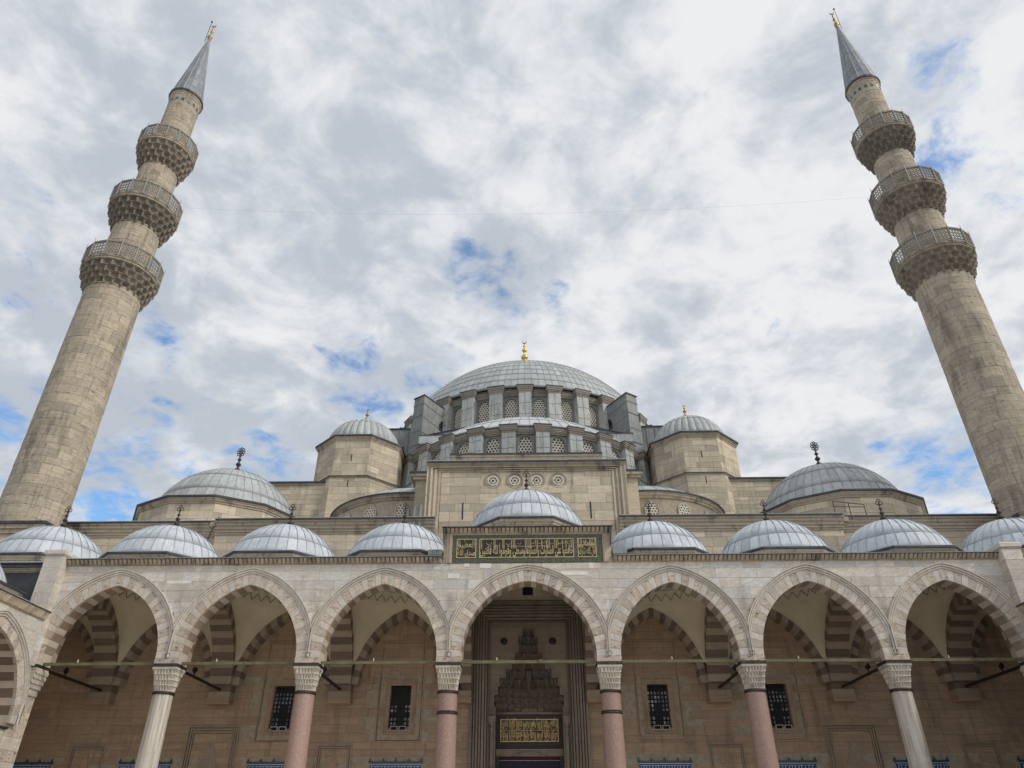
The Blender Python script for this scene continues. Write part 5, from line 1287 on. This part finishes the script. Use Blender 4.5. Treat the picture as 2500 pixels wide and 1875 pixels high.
# lead clad towers at the drum and flying walls
for s in (-1, 1):
    word = 'left' if s < 0 else 'right'; tw = thing('lead_tower', 'lead clad stepped buttress tower against the %s side of the main drum' % word, 'buttress tower')
    # local frame: u outward from the dome centre along a diagonal, w across
    dirv = Vector((s*.585, -.81)); dirv.normalize(); wv = Vector((-dirv.y*s, dirv.x*s)); base = Vector((0, CYm))
    def L(u, w_, z): p = base+dirv*u+wv*w_; return (p.x, p.y, z)
    u0, u1, hw = 12.9, 16.6, .62
    for key, (ua, ub, h2, za, zb, zc_) in {'tower_shaft': (u0, u1, hw, 30.0, 35.7, 36.0), 'lower_step': (u0, u1+.35, hw+.28, 24, 30.4, 30.4), 'middle_step': (u0, u1+.12, hw+.10, 30.0, 33.2, 33.2)}.items():
        mb = MB(); lo = [L(ua, -h2, za), L(ub, -h2, za), L(ub, h2, za), L(ua, h2, za)]; hi = [L(ua, -h2, zb), L(ub-.1, -h2, zc_), L(ub-.1, h2, zc_), L(ua, h2, zb)]
        mb.loft([lo, hi], True, True, True); mk(key, mb, 'lead_old', tw)
    mb = MB(); lo = [L(u0, -hw-.06, 35.68), L(u1-.02, -hw-.06, 35.98), L(u1-.02, hw+.06, 35.98), L(u0, hw+.06, 35.68)]; mb.loft([lo, [(x, y, z+.10) for x, y, z in lo]], True, True, True); mk('cap_edge', mb, 'lead_edge', tw)
    mb = MB()
    for sd_ in (-1, 1):
        for z in (30.6, 32.0, 33.6, 35.0): mb.tube([L(u0, sd_*(hw+.12 if z < 33.2 else hw+.015), z-.3), L(u1-1.2, sd_*(hw+.12 if z < 33.2 else hw+.015), z), L(u1+.1 if z < 33.2 else u1-.05, sd_*(hw+.12 if z < 33.2 else hw+.015), z+.15)], .03, 4)
        for u in (u0+.9, u0+1.9, u0+2.9): mb.tube([L(u, sd_*(hw+.015), 33.2), L(u, sd_*(hw+.015), 35.7)], .03, 4)
    for z in (25.5, 27, 28.5, 31, 32.4, 34, 35.2):
        uu = u1+.36 if z < 30.4 else (u1+.13 if z < 33.2 else u1-.02); mb.tube([L(uu, -hw, z), L(uu, hw, z)], .03, 4)
    mk('sheet_seam', mb, 'seam_old', tw)
    # arched opening with lead hood on the inner side
    for sd_ in (-1,):
        mb = MB(); n = 12; c = u0+1.0; pts = [(c-.5, 32.6)]+[(c+.5*cos(pi-pi*k/n), 33.9+.5*sin(pi-pi*k/n)) for k in range(n+1)]+[(c+.5, 32.6)]
        mb.add([L(u, sd_*(hw+.02), z) for u, z in pts]+[L(u, sd_*(hw-.25), z) for u, z in pts], [tuple(range(len(pts))), tuple(range(2*len(pts)-1, len(pts)-1, -1))]); mk('arched_opening', mb, 'hole', tw)
        mb = MB(); mb.tube([L(u, sd_*(hw+.04), z) for u, z in pts[1:-1]], .05, 5); mk('opening_hood', mb, 'lead_old', tw)
    # flying wall towards the turret
    fw = thing('flying_wall', 'dark lead covered flying wall behind the %s turret dome' % word, 'wall')
    x0, x1 = sorted((s*10.9, s*14.6)); mk('wall', MB().box(x0, x1, 60.0, 61.0, 26, 34.4), 'lead_old', fw); mk('edge_roll', MB().box(x0-.05, x1+.05, 59.9, 61.1, 34.4, 34.5), 'lead_edge', fw)
    mb = MB(); c = s*12.0; n = 12; pts = [(c+.75*cos(pi*k/n), 59.97, 32.3+.6*sin(pi*k/n)) for k in range(n+1)]+[(c-.75, 59.97, 31.0), (c+.75, 59.97, 31.0)]
    mb.add(pts, [tuple(range(len(pts)))]); mk('arched_opening', mb, 'hole', fw)
    mb = MB()
    for q in range(5): mb.tube([(x0+.4+.8*q, 59.97, 28), (x0+.4+.8*q, 59.97, 34.4)], .03, 4)
    mk('sheet_seam', mb, 'seam_old', fw)
    pb = thing('pier_block', 'lead covered pier mass between the %s turret and the half dome windows' % word, 'pier')
    mk('pier', MB().box(*sorted((s*12.3, s*14.0)), 59.6, 64, 18.3, 29.2), 'lead_old', pb)
mk('prayer_hall_body', MB().box(-12, 12, 60.5, 80, 18, 30.5).box(-9, 9, 58.3, 62, 18, 30.2), 'lead_old', kind='structure') if False else None
body = thing('prayer_hall', 'lead covered square base beneath the main dome', 'building')
mk('hall_block', MB().box(-13, 13, 63.2, 84, 18, 30.3), 'lead_old', body); mk('lower_block', MB().box(-29, 29, 44.5, 96, 0, 18.15), 'limestone', body)

# ================================================================== MINARETS
def muq_ring(mb, cx, cy, r0, z0, r1, z1, tiers, n):
    N = n*8; H = (z1-z0)/tiers; rings = []
    for k in range(tiers):
        ra, rb_ = r0+(r1-r0)*(k/tiers)**.85, r0+(r1-r0)*((k+1)/tiers)**.85; nk = n
        jit = [random.uniform(.55, 1.45) for _ in range(n+1)]
        for q, amp, lip in ((0.0, 0.0, 0), (.05, .7, 0), (.40, 1.0, 0), (.74, .8, 0), (.80, .1, .03), (.97, .05, .05), (1.0, 0.2, -.06)):
            ring = []
            for j in range(N):
                ph = j/8+.5*(k % 2); c = ph % 1; jt = jit[int(ph) % n]; sharp = abs(2*c-1)
                rr = ra+(rb_-ra)*(q**(.35 if sharp > .6 else 2.2)); rr += lip*(1 if sharp > .3 else -.4)+.05*(sharp > .8)*(1-q)-.15*amp*(1-sharp)**.7*jt
                a = 2*pi*j/N; dz = -.11*jt*(sharp > .8) if q < .5 and (q > 0 or k > 0) else 0
                ring.append((cx+rr*cos(a), cy+rr*sin(a), z0+H*(k+q)+dz))
            rings.append(ring)
    mb.loft(rings)
for s in (-1, 1):
    word = 'left' if s < 0 else 'right'; mi = thing('minaret', 'tall %s stone minaret with three balconies and a lead cone' % word, 'minaret', group='pair of tall minarets')
    cx, cy = s*29.757, 40.56; random.seed(90+s)
    bk = MB(); bk.box(cx-2.6, cx+2.6, cy-2.4, cy+2.4, 0, 16.4); mk('base_block', bk, 'limestone', mi)
    mb = MB(); mb.box(cx-2.75, cx+2.75, cy-2.55, cy+2.55, 16.1, 16.35); mb.box(cx-2.85, cx+2.85, cy-2.65, cy+2.65, 16.35, 16.6); mk('base_cornice', mb, 'cornice', mi)
    mk('base_lead', MB().box(cx-2.95, cx+2.95, cy-2.75, cy+2.75, 16.6, 16.75), 'lead_edge', mi)
    view = atan2(-cy, -cx)
    nparts = 0
    for si, (R, za, zb) in enumerate(((1.87, 16.7, 34.9), (1.66, 37.0, 41.1), (1.43, 43.4, 47.8), (1.25, 50.2, 56.9))):
        n = 16; Rc = R/cos(pi/n)*.99
        mk('shaft_core', MB().lathe([(R-.03, za), (R-.03, zb)], 32, (cx, cy)), 'mortar', mi)
        # 16 sided, softly rounded: u in metres round the shaft, measured from the viewer's side
        def f(u, v, nn, R=R):
            a = view+u/R; m_ = ((a % (2*pi/16))-pi/16); rr = (R*cos(pi/16)/cos(m_))*.7+R*.3+nn; return (cx+rr*cos(a), cy+rr*sin(a), v)
        C = 2*pi*R
        ashlar(mi, f, -C/2, C/2, za, zb, .60 if si == 0 else .5, 1.0, 'tower_stone', None, (165, 45, 45, 45)[si], ku=.40, proud=(.0, .016), prefer=lambda c: abs(c[0]+c[1])*.5+(c[2] > 30)*1.5, varh=.3)
    for bi, (r0, z0, r1, z1, zr, rs_) in enumerate(((1.88, 34.75, 2.55, 36.75, 38.1, 1.66), (1.68, 40.95, 2.42, 43.15, 44.5, 1.43), (1.45, 47.7, 2.16, 50.0, 51.3, 1.25))):
        bname = ['lowest', 'middle', 'top'][bi]
        mb = MB(); muq_ring(mb, cx, cy, r0, z0, r1, z1-.25, 4, 22 if bi != 2 else 20)
        bal = mk('balcony', mb, 'corbel_stone', mi, label='carved stalactite corbelling and railing of the %s balcony' % bname)
        mb = MB(); mb.lathe([(r1-.08, z1-.28), (r1+.04, z1-.25), (r1+.04, z1-.16), (r1-.02, z1-.13), (r1+.09, z1-.05), (r1+.09, z1+.03), (r1-.05, z1+.05), (rs_, z1+.05)], 16, (cx, cy), pi/16); mk('floor_slab', mb, 'tower_stone', bal)
        mb = MB(); mb.lathe([(rs_-.1, z1+.02), (rs_+.1, z1+.04), (rs_+.05, z1+.3)], 16, (cx, cy)); mk('shaft_foot', mb, 'tower_stone', mi)
        side = 2*(r1+.03)*math.tan(pi/16); H = zr-z1-.03; mb = MB(); hx = side/2
        mb.box(-.05, .05, -hx, hx, H-.14, H-.02); mb.box(-.04, .04, -hx, hx, .0, .10)
        mb.box(-.04, .04, -hx, -hx+.06, .1, H-.1); mb.box(-.04, .04, hx-.06, hx, .1, H-.1)
        nc = max(3, int(side/.24)); nr_ = 4; cw, chh = (side-.1)/nc, (H-.22)/nr_
        for i in range(nc):
            for j in range(nr_):
                y, z = -hx+.05+cw*i, .1+chh*j; a1_, a2_ = (y, z), (y+cw, z+chh); b1_, b2_ = (y+cw, z), (y, z+chh)
                for (p, q) in ((a1_, a2_), (b1_, b2_)): mb.tube([(0, p[0], p[1]), (0, q[0], q[1])], .028, 4, False)
        for i in range(nc+1): mb.box(-.02, .02, -hx+.05+cw*i-.015, -hx+.05+cw*i+.015, .1, H-.1)
        pme = None; rme = None
        for j in range(16):
            a = 2*pi*(j+.5)/16+pi/16*0; x, y = cx+(r1+.03)*cos(a+pi/16*0), cy+(r1+.03)*sin(a)
            if pme is None: pme = mk('parapet_panel', mb, 'grille_stone', bal, loc=(x, y, z1+.03), rz=a).data
            else: link('parapet_panel', pme, bal, loc=(x, y, z1+.03), rz=a)
            a = 2*pi*j/16; Rv = (r1+.10)/cos(pi/16)
            if rme is None: rme = mk('iron_post', MB().tube([(0, 0, -.1), (0, 0, H+.28)], .022, 5), 'lead_mid', bal, loc=(cx+Rv*cos(a), cy+Rv*sin(a), z1)).data
            else: link('iron_post', rme, bal, loc=(cx+Rv*cos(a), cy+Rv*sin(a), z1))
    # tiles under the cone
    tm = None
    for j in range(16):
        a = 2*pi*j/16
        if tm is None: tm = mk('tile', glass_plate(.22, 0, .36, 0), 'turquoise', mi, loc=(cx+1.262*cos(a), cy+1.262*sin(a), 55.75), rz=a+pi/2).data
        else: link('tile', tm, mi, loc=(cx+1.262*cos(a), cy+1.262*sin(a), 55.75), rz=a+pi/2)
    mk('cone_collar', MB().lathe([(1.24, 56.5), (1.28, 56.55), (1.28, 56.7), (1.34, 56.78), (1.34, 56.9), (1.38, 56.95)], 16, (cx, cy), pi/16), 'tower_stone', mi)
    mk('cone_rim', MB().lathe([(1.30, 56.93), (1.44, 56.95), (1.44, 57.16), (1.30, 57.2)], 16, (cx, cy), pi/16), 'lead_edge', mi)
    H0, H1 = 57.18, 66.3
    pan_ = []
    lv = [0, .10, .2, .32, .46, .62, .8, 1.0]
    for li, (q0, q1) in enumerate(zip(lv, lv[1:])):
        ra, rb_ = 1.33+(.10-1.33)*q0, 1.33+(.10-1.33)*q1; za, zb = H0+(H1-H0)*q0, H0+(H1-H0)*q1; w0, w1 = ra*math.tan(pi/16), rb_*math.tan(pi/16)
        me = None
        for j in range(16):
            a = 2*pi*j/16
            if me is None: me = mk('lead_sheet', MB().add([(ra+.006, -w0*.985, za), (ra+.006, w0*.985, za), (rb_, w1*.985, zb), (rb_, -w1*.985, zb)], [(0, 1, 2, 3)], 0), 'lead_cone', mi, loc=(cx, cy, 0), rz=a).data
            else: link('lead_sheet', me, mi, loc=(cx, cy, 0), rz=a)
    mb = MB()
    for j in range(16):
        a = 2*pi*(j+.5)/16; k_ = 1/cos(pi/16); mb.tube([(cx+1.33*k_*cos(a), cy+1.33*k_*sin(a), H0), (cx+.10*cos(a), cy+.10*sin(a), H1)], [.03, .015], 4)
    mk('seam_roll', mb, 'seam', mi); mk('cone_core', MB().lathe([(1.28, H0), (.07, H1)], 16, (cx, cy), pi/16, cap1=True), 'seam_old', mi)
    finial(cx, cy, 66.2, 2.6, 'crescent', 'gold_dull', 'gilt crescent finial on the tip of the %s minaret' % word, rz=0, fat=.42)
    rod = thing('lightning_rod', 'thin iron rod beside the finial of the %s minaret' % word, 'rod'); d = s*.30
    mk('rod', MB().tube([(cx+d, cy-.1, 65.9), (cx+d, cy-.1, 69.1)], .028, 5), 'bronze', rod); mk('tip_ball', MB().lathe([(.01, 69.0), (.09, 69.08), (.09, 69.14), (.01, 69.22)], 8, (cx+d, cy-.1)), 'bronze', rod)
    mk('clamp', MB().box(*sorted((cx, cx+d)), cy-.12, cy-.08, 66.6, 66.65), 'bronze', rod)

# cable strung between the minarets
cb = MB(); cb.tube([(-27.4+54.8*i/40, 40.5, 43.9-1.3*(1-(2*i/40-1)**2)) for i in range(41)], .0045, 4); o = mk('hanging_cable', cb, 'seam')
o['label'] = 'thin cable strung high between the two minarets'; o['category'] = 'cable'
# roof railings by the right corner dome
for nm, (x0, y0, x1, y1, z) in {'larger': (18.7, 41.8, 20.3, 41.3, 18.35), 'smaller': (13.2, 43.5, 14.2, 43.5, 18.5)}.items():
    rl = thing('roof_railing', '%s rusty iron railing on the roof edge near the right corner dome' % nm, 'railing')
    h = .8 if nm == 'larger' else .6
    for q in (0, .5, 1): mk('post', MB().tube([(x0+(x1-x0)*q, y0+(y1-y0)*q, z-(.5 if nm == 'larger' else 0)), (x0+(x1-x0)*q, y0+(y1-y0)*q, z+h*(1-q*.55))], .03, 5), 'bronze', rl)
    for hh in (1, .55): mk('rail', MB().tube([(x0, y0, z+h*hh), (x1, y1, z+h*hh*(.45))], .025, 5), 'bronze', rl)
# cable hanging over the cornice left
hc = MB().tube([(-18.95, YW-.5, 18.5), (-19.2, YW-.55, 17.4), (-19.5, YW-.5, 16.4), (-19.6, YW-.45, 15.2)], .03, 5); o = mk('hanging_wire', hc, 'bronze'); o['label'] = 'black wire hanging from the cornice left of the second dome'; o['category'] = 'wire'
print('objects', len(bpy.data.objects), 'meshes', len(bpy.data.meshes), 'tris', sum(sum(len(p.vertices)-2 for p in me.polygons)*max(1, 1) for me in bpy.data.meshes))
